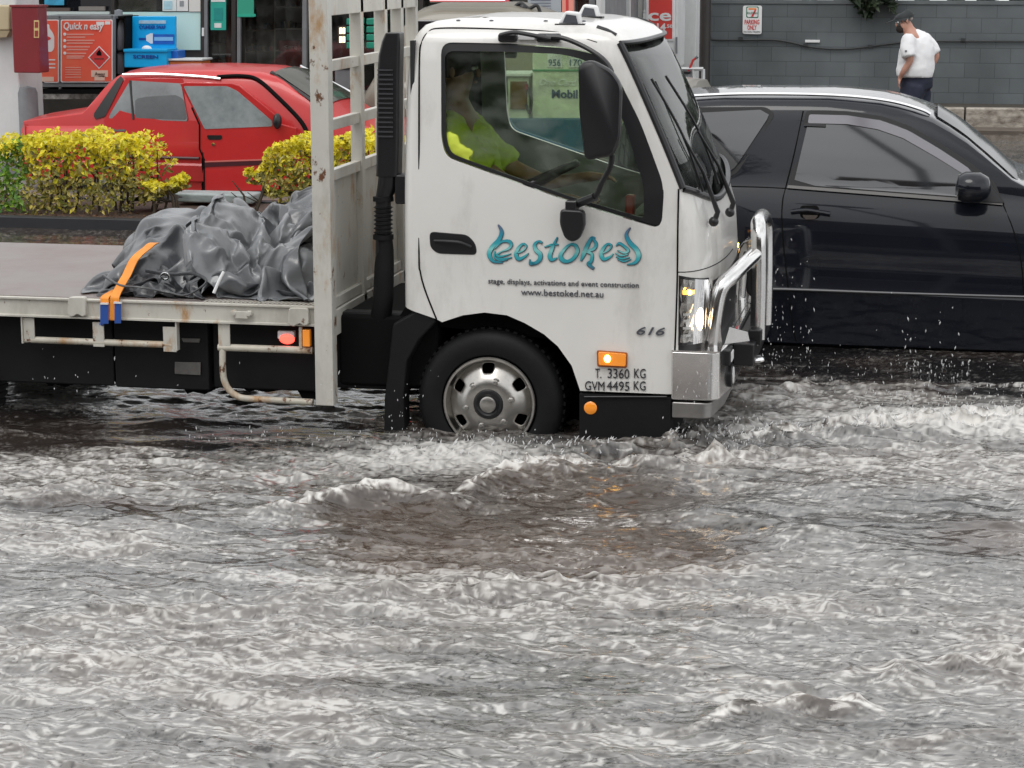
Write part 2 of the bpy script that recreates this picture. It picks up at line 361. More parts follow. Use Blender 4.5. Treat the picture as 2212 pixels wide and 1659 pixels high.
ST=[ # strokes in enlargement coordinates with widths
 ([(665,155),(690,205),(670,265),(620,320),(600,370),(630,420),(700,430)],[4,20,24,26,24,16,3]),
 ([(640,330),(690,280),(740,275),(760,300),(740,330),(690,350)],[3,12,18,18,13,4]),
 ([(690,350),(655,375),(690,385),(760,365)],[5,12,10,2]),
 ([(655,395),(700,405),(765,392)],[3,11,3]),
 ([(640,345),(640,390),(680,415),(735,410)],[4,9,9,2]),
 ([(800,365),(850,340),(868,310),(845,295),(812,325),(795,370),(815,405),(860,385),(885,360)],[6,9,9,11,18,22,20,12,3]),
 ([(985,290),(960,275),(930,300),(940,340),(970,370),(965,410),(930,435),(895,425)],[10,10,18,22,24,22,18,6]),
 ([(895,405),(900,440),(930,442)],[3,16,4]),
 ([(1095,245),(1060,320),(1040,380),(1055,410),(1095,395)],[5,20,24,20,3]),
 ([(1000,318),(1050,302),(1105,298)],[3,12,4]),
 ([(1215,290),(1170,310),(1120,370),(1130,410),(1170,422),(1215,395),(1240,345),(1225,305),(1195,300)],[5,14,22,24,18,20,22,18,6]),
 ([(1370,255),(1345,250),(1315,300),(1285,370),(1265,420)],[6,14,22,24,5]),
 ([(1345,250),(1375,290),(1360,330),(1310,350),(1345,370),(1340,420),(1320,440),(1360,475)],[8,16,18,12,16,18,20,14]),
 ([(1420,365),(1465,340),(1488,310),(1462,295),(1430,325),(1412,370),(1432,405),(1475,390),(1500,365)],[6,9,9,11,18,22,20,12,3]),
 ([(1625,175),(1595,225),(1620,285),(1668,335),(1685,385),(1660,430),(1600,445)],[4,18,24,26,26,18,3]),
 ([(1520,310),(1545,290),(1590,320),(1610,345),(1580,360),(1530,340)],[3,14,14,14,10,3]),
 ([(1515,360),(1560,380),(1610,370)],[3,10,3]),([(1520,385),(1565,402),(1620,392)],[3,10,3]),([(1530,405),(1580,422),(1630,405)],[3,9,2]),
]
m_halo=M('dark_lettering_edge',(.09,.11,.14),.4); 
def strokes(grow,off,name,mt,dx=0,dy=0):
    b=MB()
    for pts,ws in ST:
        P=smoothline([Vector((x,y,0)) for x,y in pts],7); n=len(P); W=np.interp(np.linspace(0,len(ws)-1,n),range(len(ws)),ws)
        vs=[]
        for i,p in enumerate(P):
            t=(P[min(i+1,n-1)]-P[max(i-1,0)]).normalized(); nn=Vector((-t.y,t.x,0)); w=W[i]*.62+grow
            for s_ in (-1,1):
                q=p+nn*w*s_+Vector((dx,dy,0)); u,v=zc(q.x,q.y); vs.append(ats(u,v,off))
        m=len(vs); vs+=[p+Vector((0,.003,0)) for p in vs]; fs=[]
        for i in range(n-1):
            a=2*i; fs+=[(a,a+1,a+3,a+2),(m+a,m+a+2,m+a+3,m+a+1),(a,a+2,m+a+2,m+a),(a+1,m+a+1,m+a+3,a+3)]
        fs+=[(0,m,m+1,1),(m-2,m-1,2*m-1,2*m-2)]
        b.add(vs,fs)
    return b.build(name,mt,truck,smooth=False)
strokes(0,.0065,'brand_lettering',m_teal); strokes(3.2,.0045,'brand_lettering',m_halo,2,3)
# ---- lights on the cab side
p=rounded([(1292,760),(1352,765),(1351,792),(1293,789)],4,3)
ind=MB().prism(sidepoly(p,.03),(0,.035,0)).build('side_indicator',m_amber,truck,bevel=.006,label='amber side indicator, lit')
MB().ball(ats(1312,775,.03),.016,sc=(1,.5,1.2)).build('bulb',m_glowamber,ind)
v_,f_=ringplate(rounded([(1289,757),(1355,762),(1354,795),(1290,792)],4,3),p,.012,.02); MB().add(v_,f_).build('lamp_bezel',M('dark_amber_bezel',(.35,.10,.02),.3),ind)
# lower skirt under the door with round reflector
b=MB(); b.box(at(1250,855,YS).x,at(1452,855,YS).x,YS+.01,YS+.5,.14,.408); b.build('step_skirt',m_flat,truck,bevel=.01)
c=at(1275,882,YS); MB().lathe((c.x,YS+.012,c.z),(0,-1,0),[(.031,0),(.031,.006),(.026,.010),(.001,.011)]).build('reflector',m_amber,truck)
MB().tube([at(1262,857,YS),at(1440,857,YS)],.004,6).build('skirt_trim',m_black,truck)
# roof: fixing dots, marker lamps, air vent, mirror stay
def roofz(x,y):
    zs=[(abs(q[3]),q[0]) for q in LV[8:]]; d=min(y-YS,2*YC-YS-y)
    return float(np.interp(d,[a for a,_ in zs],[z for _,z in zs]))
b=MB()
for u,v in ((1709/1.0,58),(1779,57),(2091,69),(2160,74)):
    q=at(u/1.8228,v/1.0*1.0,YS+.3); 
for x in (-2.22,-2.06,-1.80,-1.62): MB().lathe((x,YS+.22,roofz(x,YS+.22)-.002),(0,0,1),[(.011,0),(.010,.006),(.001,.008)],12).build('roof_fixing',m_txt,truck)
for yy in (YS+.20,YS+.74):
    x0=-1.72; z0=roofz(x0,yy)-.008
    pr=[(x0-.015,yy-.03,z0),(x0+.10,yy-.03,z0-.006),(x0+.085,yy-.03,z0+.055),(x0+.02,yy-.03,z0+.062)]
    o=MB().prism(pr,(0,.06,0)).build('marker_lamp',m_whitep,truck,bevel=.012,seg=3)
    MB().prism([(x0+.010,yy-.034,z0+.008),(x0+.082,yy-.034,z0+.003),(x0+.072,yy-.034,z0+.040),(x0+.026,yy-.034,z0+.046)],(0,.01,0)).build('marker_lens',m_txt,o)
    MB().box(x0-.028,x0+.115,yy-.038,yy+.036,z0-.010,z0+.003).build('marker_base',m_black,o,bevel=.003)
for sgn in (1,-1):
    pts=[(-1.545,YS+.155,2.112),(-1.50,YS+.15,2.098),(-1.455,YS+.15,2.075)]
    pts=[(x,y if sgn>0 else 2*YC-y,z+.004) for x,y,z in pts]
    MB().tube(pts,.014,10,flat=.7).build('roof_vent',m_black,truck)
# mirror and arms
mr_out=rounded([(1250,137),(1278,128),(1322,150),(1344,182),(1340,300),(1325,337),(1264,347),(1252,240)],14,4)
mir=MB(); P=[at(u,v,9.63) for u,v in mr_out]; c0=sum(P,Vector())/len(P)
vsm=[];nm=len(P)
for dy,scl in ((0.0,.93),(.012,.985),(.04,1.0),(.09,.94),(.125,.80),(.14,.5)):
    for p in P: q=c0+(p-c0)*scl; vsm.append((q.x,9.60+dy,q.z))
fsm=[]
for i in range(5):
    for k in range(nm): fsm.append((i*nm+k,i*nm+(k+1)%nm,(i+1)*nm+(k+1)%nm,(i+1)*nm+k))
fsm+=[tuple(range(nm-1,-1,-1)),tuple(range(5*nm,6*nm))]
mo=mir.add(vsm,fsm).build('side_mirror',m_black,truck,ang=50)
b=MB(); b.tube(smoothline([at(1322,335,9.68),at(1318,360,9.69),at(1300,395,9.73),at(1285,425,9.78),at(1260,438,9.83)],6),.0125,10); b.tube([at(1285,425,9.78),at(1235,445,9.86)],.02,8)
b.build('mirror_arm',m_black,mo)
b=MB(); b.tube(smoothline([at(1296,150,9.74),at(1318,165,9.76),at(1320,150,9.80),at(1300,125,9.86),at(1260,100,9.90),at(1215,82,9.92),at(1180,80,9.92)],6),.011,8)
b.tube(smoothline([at(1190,84,9.90),at(1150,76,9.90),at(1110,70,9.90),at(1080,76,9.90)],6),.010,8)
b.build('mirror_stay',m_black,mo)
b=MB()
for u0,u1 in ((1078,1120),(1160,1213)):
    q0=ats(u0,90,.0);q1=ats(u1,72,.0); b.box(q0.x,q1.x,q0.y-.035,q0.y+.03,q0.z,q1.z); b.build('stay_bracket',m_black,mo,bevel=.01); b=MB()
q0=ats(1121,86);q1=ats(1159,74); MB().box(q0.x,q1.x,q0.y-.025,q0.y+.03,q0.z,q1.z).build('stay_bridge',m_whitep,mo,bevel=.004)
lm=rounded([(1209,452),(1262,455),(1263,490),(1250,518),(1234,524),(1219,515),(1208,485)],10,4)
o=MB().prism([at(u,v,9.79) for u,v in lm],(0,.05,0)).build('lower_mirror',m_black,truck,bevel=.012,seg=3)
MB().box(at(1222,455,9.82).x,at(1246,455,9.82).x,9.80,9.88,at(1222,455,9.82).z,at(1222,434,9.82).z).build('mirror_mount',m_black,o,bevel=.005)
# ---- wipers
def wp(a,z,off):
    p=cab_surf(min(a,2-a),z,-off)
    return p if a<=1 else Vector((p.x,2*YC-p.y,p.z))
for k,(a0,a1) in enumerate(((.50,.40),(.86,.72))):
    b=MB(); b.tube([wp(a0,1.215,.03),wp(a0,1.26,.055),wp((a0+a1)/2,1.45,.05),wp(a1,1.62,.035)],[.015,.013,.008,.005],8); b.ball(wp(a0,1.215,.028),.024)
    w_=b.build('wiper',m_black,truck)
    b=MB(); b.tube(smoothline([wp(a0-.06,1.36,.02),wp((a0+a1)/2-.03,1.62,.03),wp(a1-.03,1.88,.018)],5),.0065,6); b.build('wiper_blade',m_black,w_)
# ---- headlight (wraps the corner), near and far
za=lambda a:.665; zb_=lambda a:.972-.06*a
def mirror_y(vs): return [Vector((p.x,2*YC-p.y,p.z)) for p in vs]
m_lens=glass('lamp_lens',(.93,.93,.92),dirtamt=.02)
m_lampin=M('lamp_reflector',(.62,.60,.58),.16,metal=1,var=.5,vscale=22)
for sgn in (1,-1):
    def P_(a0,a1,z0,z1,off,na=8,nz=4):
        v,f=front_patch(a0,a1,z0,z1,off,na,nz); return (v if sgn>0 else mirror_y(v)),f
    v_,f_=P_(.0,.47,lambda a:.655,lambda a:.985-.07*a,.003); hb=MB().add(v_,f_).build('headlight',m_black,truck)
    v_,f_=P_(.02,.44,lambda a:.668,lambda a:.972-.07*a,.006,10,8)
    v_=[p+Vector((random.uniform(-.006,.004),random.uniform(-.003,.003),0)) for p in v_]
    MB().add(v_,f_).build('lamp_reflector',m_lampin,hb,smooth=False)
    v_,f_=P_(.03,.22,lambda a:.895,lambda a:.915,.012); MB().add(v_,f_).build('turn_lamp',M('amber_glow',(1,.42,.08),.3,emit=2.2),hb)
    for zz in (.70,.735,.77,.80):
        v_,f_=P_(.03,.16,lambda a:zz-.004,lambda a:zz+.008,.014); MB().add(v_,f_).build('lamp_louvre',m_chrome,hb)
    c=cab_surf(.30,.775,-.014); c=c if sgn>0 else Vector((c.x,2*YC-c.y,c.z))
    MB().ball(c,.05,sc=(.35,.9,1.25)).build('headlamp_bulb',m_glowwhite,hb)
    c=cab_surf(.12,.905,-.016); c=c if sgn>0 else Vector((c.x,2*YC-c.y,c.z)); MB().ball(c,.013).build('turn_bulb',m_glowamber,hb)
    v_,f_=P_(.0,.46,lambda a:.66,lambda a:.98-.07*a,.024); o=MB().add(v_,f_).build('lamp_lens',m_lens,hb)
    v_,f_=P_(.0,.5,lambda a:.56,lambda a:.655,.004); MB().add(v_,f_).build('bumper_gap_panel',m_black,truck)
# grille and seam above it
v_,f_=front_patch(.55,1,lambda a:.55,lambda a:.93,.004,8,6); v_=v_+mirror_y(v_); n_=len(v_)//2; MB().add(v_,f_+[tuple(i+n_ for i in f) for f in f_]).build('grille',m_black,truck)
l=[cab_surf(a/12,1.0-.0*a,-.0) for a in range(0,13)]; MB().tube(l,.0025,6).build('panel_seam',m_gap,truck)
l=[cab_surf(.36,1.37-.8*t*.5,-.0005)+Vector((0,.12*t,0)) for t in (0,.3,.6,.9)]
# ---- bumper and bull bar
YB=9.85
def bumper(z0,z1,x0,xf,r,name,mt,taper=0,bev=.008):
    out=[(x0,YB),(xf-r,YB)]+[(xf-r+r*math.sin(a),YB+r-r*math.cos(a)) for a in [math.pi/2*k/6 for k in range(1,7)]]
    xm=xf+.03
    out2=out+[(xm,YB+.35),(xm,2*YC-YB-.35)]+[(x,2*YC-y) for x,y in out[::-1]]
    inn=[(x0,2*YC-YB-.02),(xf-.12,2*YC-YB-.02),(xf-.12,YB+.02),(x0,YB+.02)]
    P=out2+inn
    return MB().prism([(x,y,z0) for x,y in P],(0,0,z1-z0)).build(name,mt,truck,bevel=bev,seg=3)
bumper(.398,.628,-1.155,-.93,.06,'bumper',m_alloy)
bumper(.31,.388,-1.15,-.965,.05,'bumper_skirt',M('dull_alloy',(.42,.41,.40),.35,metal=1,var=.3,vscale=7))
MB().box(-1.155,-.93,YB,2*YC-YB,.628,.634).build('bumper_top_plate',m_alloy,truck)
ya,yb=10.42,10.86
for i,(yc_) in enumerate((10.05,2*YC-10.05)):
    s=1 if i==0 else -1
    b=MB(); b.tube(smoothline([(-.985,yc_-.05*s,.63),(-.975,yc_-.045*s,.75),(-.958,yc_-.03*s,.87),(-.935,yc_-.01*s,.925),(-.90,yc_+.05*s,.955),(-.86,yc_+.18*s,.99),(-.815,(ya if s>0 else yb),1.02)],6),.037,16)
    b.build('bull_bar_loop',m_alloy,truck)
    MB().prism([(-1.06,yc_-.07*s,.63),(-.93,yc_-.07*s,.63),(-.95,yc_-.07*s,.78),(-.99,yc_-.07*s,.80)],(0,.006,0)).build('bull_bar_gusset',m_alloy,truck)
    MB().prism([(-.93,yc_+.03*s,.63),(-.82,yc_+.14*s,.63),(-.83,yc_+.13*s,.675),(-.91,yc_+.05*s,.71)],(0,.006,0)).build('bull_bar_gusset',m_alloy,truck)
b=MB(); b.tube(smoothline([(-.80,ya,.60),(-.80,ya,.85),(-.805,ya,1.08),(-.81,ya+.03,1.135),(-.815,ya+.09,1.16),(-.815,YC,1.165),(-.815,yb-.09,1.16),(-.81,yb-.03,1.135),(-.805,yb,1.08),(-.80,yb,.85),(-.80,yb,.60)],6),.038,16)
b.build('bull_bar_hoop',m_alloy,truck)
MB().prism([(-.86,ya-.004,.94),(-.83,ya-.004,.98),(-.83,ya-.004,.80),(-.86,ya-.004,.83)],(0,.02,0)).build('hoop_bracket',m_black,truck,bevel=.008)
# winch cradle, plate, fog lamps, tow eye
MB().box(-.90,-.80,10.22,2*YC-10.22,.50,.61).build('winch_cradle',m_black,truck,bevel=.01)
MB().box(-.84,-.775,10.33,10.40,.585,.66).build('winch_cradle',m_black,truck,bevel=.008)
o=MB().box(-.885,-.878,10.14,10.22,.665,.70).build('maker_plate',M('red_plate',(.55,.03,.04),.4),truck,bevel=.002)
b=MB(); b.box(-.876,-.874,10.155,10.165,.668,.697); b.box(-.876,-.874,10.165,10.195,.680,.686); b.box(-.876,-.874,10.195,10.205,.668,.697); b.build('plate_mark',m_whitep,o)
for s in (1,-1):
    yy=lambda y:(y if s>0 else 2*YC-y); a_,b_=sorted((yy(10.02),yy(10.16)))
    o=MB().box(-.925,-.895,a_,b_,.535,.612).build('fog_lamp',m_black,truck,bevel=.008)
    MB().box(-.905,-.890,a_+.02,b_-.02,.55,.597).build('fog_lens',m_whitep,o,bevel=.004)
    o=MB().lathe((-.925,yy(10.14),.47),(1,0,0),[(.058,0),(.058,.028),(.048,.034),(.046,.030)]).build('driving_lamp',m_black,truck)
    MB().lathe((-.90,yy(10.14),.47),(1,0,0),[(.045,0),(.04,.012),(.001,.016)]).build('driving_lens',m_whitep,o)
b=MB(); cx,cy,cz=-.815,10.42,.50
b.tube([(cx+.035*math.cos(t),cy,cz+.0+.022*math.sin(t)) if 0 else (cx+.042*math.cos(t),cy+.042*math.sin(t),cz) for t in [2*math.pi*k/20 for k in range(20)]],.012,8,closed=True); b.tube([(cx-.04,cy,cz),(-.93,cy,cz)],.013,8)
b.build('tow_eye',m_chrome,truck)
# ---- wheel well, wheels
wc=at(1056,872,YS+.02); WX,WZ=wc.x,wc.z
def wheel(x,ynear,sgn,parent=truck):
    w=MB(); t=[(.225,-.02),(.235,.0),(.27,.012),(.315,.008),(.340,-.01),(.352,-.035),(.355,-.07),(.355,-.17),(.345,-.195),(.315,-.21),(.225,-.20)]
    w.lathe((x,ynear,WZ),(0,-sgn,0),t,56,caps=False); b=MB()
    o=w.build('wheel',m_flat,parent)
    tb=MB()
    for k in range(56):
        a=2*math.pi*k/56; tb.box(-.008,.008,-.09,.09,.352,.36) if 0 else None
        c,s_=math.cos(a),math.sin(a)
        q=[( .352*c-.010*s_*dx, dy, .352*s_+.010*c*dx) for dx in (-1,1) for dy in (.05,.18)]
        q=[(x+a_,ynear+sgn*b_,WZ+c_) for a_,b_,c_ in q]; e=(.010*c,0,.010*s_)
        tb.prism([q[0],q[1],q[3],q[2]],e)
    tb.build('tread',m_flat,o,smooth=False)
    rim=MB(); rim.lathe((x,ynear,WZ),(0,-sgn,0),[(.226,.004),(.222,.010),(.212,.008),(.205,-.008),(.198,-.04),(.19,-.055)],56,caps=False)
    r_=rim.build('rim_lip',m_steel,o)
    # dished face with oval hand holes
    n=60; ring_r=[.200,.188,.166,.146,.118,.098,.060]; ring_h=[-.05,-.042,-.022,-.012,.010,.016,.016]
    vs=[];fs=[]
    holes=[math.radians(68-60+a) for a in range(0,360,60)] if 0 else [R(72+60*k) for k in range(6)]
    for i,(rr,hh) in enumerate(zip(ring_r,ring_h)):
        for k in range(n):
            a=2*math.pi*k/n; vs.append((x+rr*math.cos(a),ynear-sgn*hh,WZ+rr*math.sin(a)))
    for i in range(len(ring_r)-1):
        for k in range(n):
            am=2*math.pi*(k+.5)/n
            if i in (1,2) and k%10 in (4,5,6): continue
            fs.append((i*n+k,i*n+(k+1)%n,(i+1)*n+(k+1)%n,(i+1)*n+k))
    face=MB().add(vs,fs).build('rim_face',m_steel,o,fix=True); so=face.modifiers.new('s','SOLIDIFY'); so.thickness=.008
    ss=face.modifiers.new('ss','SUBSURF'); ss.levels=ss.render_levels=1
    MB().lathe((x,ynear+sgn*.09,WZ),(0,-sgn,0),[(.21,0),(.001,.001)],32).build('brake_drum',m_gap,o)
    MB().lathe((x,ynear,WZ),(0,-sgn,0),[(.074,.0),(.074,.022),(.066,.034),(.055,.036),(.050,.030),(.040,.028)],32).build('hub_ring',m_black,o)
    MB().lathe((x,ynear,WZ),(0,-sgn,0),[(.040,.02),(.039,.038),(.03,.042),(.001,.043)],28).build('hub_cap',m_steel,o)
    for k in range(6):
        nb=MB(); a=R(12+60*k); c=(x+.111*math.cos(a),ynear-sgn*.010,WZ+.111*math.sin(a))
        nb.lathe(c,(0,-sgn,0),[(.020,0),(.020,.004),(.014,.006)],16); nb.lathe(c,(0,-sgn,0),[(.0135,.003),(.0135,.016),(.010,.018)],6); nb.lathe(c,(0,-sgn,0),[(.007,.016),(.007,.026),(.001,.027)],8); nb.build('wheel_nut',m_steel,o)

wheel(WX,YS+.03,1); wheel(WX,2*YC-YS-.03,-1); wheel(WX-2.9,YS+.03,1); wheel(WX-2.9,2*YC-YS-.03,-1)
# arch liner + black chassis bits + mudguard behind wheel
b=MB(); P=[at(u,v,YS) for u,v in ((949,700),(975,692),(1000,684),(1047,678),(1095,684),(1134,701),(1175,725),(1205,751),(1235,793),(1256,849))]
n=len(P); vs=[(p.x,YS+.02,p.z) for p in P]+[(p.x,YS+.45,p.z+.0) for p in P]; b.add(vs,[(i,i+1,n+i+1,n+i) for i in range(n-1)])
b.box(-2.30,-1.5,YS+.42,YS+.44,.05,.80); b.build('wheel_arch_liner',m_gap,truck)
b=MB(); b.box(-2.78,-1.3,YS+.45,2*YC-YS-.45,.3,.72)  # engine and chassis mass
b.box(-2.80,-2.30,YS+.10,YS+.7,.38,.73); b.build('chassis_frame',m_gap,truck,bevel=.02)
# mudguard flap behind the front wheel
MB().prism([at(u,v,YS+.01) for u,v in ((848,700),(905,668),(945,693),(905,735),(880,780),(872,850),(875,955),(828,955),(830,860))],(0,.12,0)).build('mudguard',m_flat,truck,bevel=.012)
b=MB(); b.prism([(-2.52,10.0,.70),(-1.5,10.0,.62),(-1.5,10.0,.72),(-2.45,10.0,.80)],(0,1.4,0)); b.build('cab_floor',m_gap,truck)
# ---- air intake stack behind the cab
yI=9.98
def sec(u0,u1,v,y=yI): p=at((u0+u1)/2,v,y); q=at(u1,v,y); return p,(q.x-p.x)
b=MB(); prof=[(838,868,70),(829,869,90),(822,868,120),(819,867,180),(818,866,300),(817,864,380)]
vs=[];fs=[]
k4=[(-1,-.8),(-.8,-1),(.8,-1),(1,-.8),(1,.8),(.8,1),(-.8,1),(-1,.8)]
for (u0,u1,v) in prof:
    p,hw=sec(u0,u1,v)
    for a,c in k4: vs.append((p.x+a*hw,p.y+c*.055,p.z))
for i in range(len(prof)-1):
    for k in range(8): fs.append((i*8+k,i*8+(k+1)%8,(i+1)*8+(k+1)%8,(i+1)*8+k))
fs+=[tuple(range(7,-1,-1)),tuple(range((len(prof)-1)*8,len(prof)*8))]
st=b.add(vs,fs).build('air_intake',m_black,truck,bevel=.006,ang=50)
b=MB()
for k in range(15):
    p,hw=sec(822,855,150+k*10.2); b.box(p.x-hw,p.x+hw,yI-.062,yI-.054,p.z-.0035,p.z+.0035)
b.build('intake_louvres',M('grey_louvre',(.06,.06,.065),.3),st)
b=MB(); b.tube([at(840,375,yI),at(838,400,yI),at(828,430,yI),at(828,560,yI)],[.05,.05,.038,.038],16); 
b.build('intake_pipe',m_black,st)
b=MB()
for k in range(8): b.lathe(at(828,448+k*9,yI),(0,0,1),[(.036,-.007),(.048,0),(.036,.007)],20)
b.lathe(at(828,430,yI),(0,0,1),[(.04,-.012),(.05,-.01),(.05,.012),(.04,.014)],20); b.lathe(at(828,512,yI),(0,0,1),[(.04,-.012),(.05,-.01),(.05,.012),(.04,.014)],20)
b.build('rubber_bellows',m_flat,st)
MB().tube([at(830,515,yI),at(832,540,yI),at(830,575,yI),at(828,640,yI),at(822,700,yI+.05),at(812,760,yI+.22)],[.040,.042,.048,.050,.052,.052],16).build('intake_pipe',m_flat,st)
# cab back pillar shadow side: black bracket
MB().box(-2.50,-2.44,YS+.06,YS+.16,1.28,1.42).build('cab_stay',m_black,truck,bevel=.01)
# ================= tray
YT=9.80; TF=11.65
zt_=.80
x_post=at(697,400,YT).x
m_deck=M('checker_plate_deck',(.21,.183,.178),.34,metal=.0,var=.35,vscale=2.2,col2=(.19,.145,.13),dirt=.3)
nt=m_deck.node_tree; N=nt.nodes; L=nt.links
tc=N.new('ShaderNodeTexCoord'); mp=N.new('ShaderNodeMapping'); mp.inputs['Rotation'].default_value=(0,0,R(45)); wv=N.new('ShaderNodeTexWave'); wv.inputs['Scale'].default_value=14; L.new(tc.outputs['Object'],mp.inputs[0]); L.new(mp.outputs[0],wv.inputs[0])
bp=N.new('ShaderNodeBump'); bp.inputs['Strength'].default_value=.5; bp.inputs['Distance'].default_value=.004; L.new(wv.outputs['Fac'],bp.inputs['Height']); L.new(bp.outputs[0],N['Principled BSDF'].inputs['Normal'])
MB().box(-6.6,x_post,YT+.004,TF,zt_-.02,zt_+.003).build('tray_deck',m_deck,truck)
b=MB(); b.prism([(-6.6,YT,zt_),(-6.6,YT-.012,zt_-.004),(-6.6,YT-.012,zt_-.012),(-6.6,YT,zt_-.016),(-6.6,YT,.712),(-6.6,YT-.012,.708),(-6.6,YT-.012,.70),(-6.6,YT+.04,.696),(-6.6,YT+.04,zt_)],(6.6+x_post,0,0))
rail=b.build('side_rail',m_tray,truck,ang=30)
b=MB()  # checker plate edge showing rust and bare metal
for k in range(26):
    x=-3.42+k*.0225; b.prism([(x,YT-.004,zt_+.001),(x+.009,YT-.004,zt_+.001),(x+.025,YT+.06,zt_+.001),(x+.014,YT+.06,zt_+.001)],(0,0,.005))
b.build('deck_tread_edge',m_tray,truck,smooth=False)
for u in (165,645):
    p=rounded([(u-19,642),(u+19,642),(u+20,682),(u+12,685),(u+2,678),(u-10,686),(u-20,680)] if u<400 else [(u-22,665),(u+20,666),(u+22,700),(u+12,706),(u+2,698),(u-12,707),(u-24,700)],7,3)
    q=[at(a,c,YT-.03) for a,c in p]; MB().prism(q,(0,.035,0)).build('gate_socket',m_tray,truck,bevel=.005)
b=MB(); q=at(522,680,YT-.02); b.box(q.x-.03,q.x+.03,YT-.03,YT-.02,q.z-.018,q.z+.018)
for s in (-1,1): b.lathe((q.x+s*.038,YT-.012,q.z+.008),(0,-1,0),[(.015,-.005),(.014,.02),(.001,.022)],12)
b.build('latch_hook',m_tray,truck,bevel=.003)
# rope-rail frames below
def tubeuv(b,pts,r,Y,n=12): b.tube([at(u,v,Y) for u,v in pts],r,n)
for k,(a0,a1,vl,vr,vt) in enumerate(((42,378,735,748,690),)):
    b=MB(); tubeuv(b,[(50,733),(372,745)],.0165,YT+.02); b.build('rope_rail',m_trayr,truck)
    b=MB()
    for u0,u1 in ((48,72),(198,222),(350,378)):
        p0=at(u0,684,YT); p1=at(u1,684,YT); MB().box(p0.x,p1.x,YT+.005,YT+.013,at(0,735+u0*.035,YT).z-.0,at(0,683+u0*.032,YT).z).build('rail_strut',m_tray,truck,bevel=.002)
    for uu,va,vb_ in ((378,758,690),(45,742,683)):
        p=at(uu,700,YT); MB().box(p.x,p.x+.008,YT-.002,YT+.04,at(uu,va,YT).z,at(uu,vb_,YT).z).build('rail_end_plate',m_tray,truck,bevel=.002)
b=MB(); tubeuv(b,[(472,750),(675,757)],.0175,YT+.02); b.build('rope_rail',m_trayr,truck)
b=MB(); p0=at(470,700,YT); p1=at(495,700,YT); b.box(p0.x,p1.x,YT+.005,YT+.013,at(480,748,YT).z,at(480,697,YT).z); b.build('rail_strut',m_tray,truck,bevel=.002)
b=MB(); b.tube(smoothline([at(481,752,YT+.02),at(481,790,YT+.02),at(484,820,YT+.02),at(496,843,YT+.02),at(518,858,YT+.02),at(550,862,YT+.02)],7)+[at(676,869,YT+.02)],.0165,12); b.build('side_step',m_trayr,truck)
# lamps beside the post
q=at(620,730,YT+.05); o=MB().box(q.x-.045,q.x+.04,YT+.04,YT+.07,q.z-.005,q.z+.035).build('marker_lamp',m_whitep,truck,bevel=.005)
MB().ball((q.x+.003,YT+.04,q.z-.004),.026,sc=(1.5,.4,.95)).build('red_lens',m_glowred,o,label='glowing red marker lamp')
q0=at(655,748,YT-.0); q1=at(670,712,YT-.0); o=MB().box(q0.x,q1.x,YT-.012,YT+.02,q0.z,q1.z).build('amber_lamp',m_amber,truck,bevel=.004)
MB().box(q0.x-.02,q0.x-.006,YT-.002,YT+.02,q0.z-.01,q1.z+.01).build('lamp_bracket',m_tray,o)
# underbody boxes, grey plates, mud flaps
m_under=M('black_underbody',(.010,.010,.011),.55,var=.4,vscale=3,spec=.3)
b=MB(); b.box(-6.5,-3.95,YT+.15,YT+.32,.335,.70); b.box(-3.94,-3.45,YT+.13,YT+.32,.335,.695); b.box(-3.44,-2.88,YT+.16,YT+.32,.345,.70)
b.box(-2.83,-2.45,YT+.2,YT+.3,.36,.74); b.build('side_locker',m_under,truck,bevel=.01)
for xa,xb_,zz in ((-4.35,-4.15,.31),(-4.02,-3.85,.325),(-3.62,-3.42,.30),(-3.30,-3.10,.322),(-3.02,-2.92,.29)):
    MB().prism([(xa,YT+.2,.34),(xa+.03,YT+.2,zz),(xa+.06,YT+.2,zz+.012),(xa+.12,YT+.2,zz+.002),(xb_,YT+.2,.34)],(0,.05,0)).build('hanging_bracket',m_gap,truck,smooth=False)
b=MB(); b.box(-6.5,-2.5,10.4,10.48,.52,.70); b.box(-6.5,-2.5,10.96,11.04,.52,.70); 
for x in np.arange(-6.2,-2.8,.5): b.box(x,x+.05,YT+.05,TF-.05,.70,.775)
b.build('chassis_rails',m_gap,truck)
p=[at(u,v,YT+.12) for u,v in ((377,782),(433,783),(433,811),(377,808))]; MB().prism(p,(0,.008,0)).build('data_plate',M('dull_plate',(.16,.15,.14),.5,var=.3,vscale=30),truck,bevel=.003)
p=[at(u,v,YT+.12) for u,v in ((392,731),(432,732),(430,740),(396,739))]; MB().prism(p,(0,.008,0)).build('data_plate',bpy.data.materials['dull_plate'],truck)
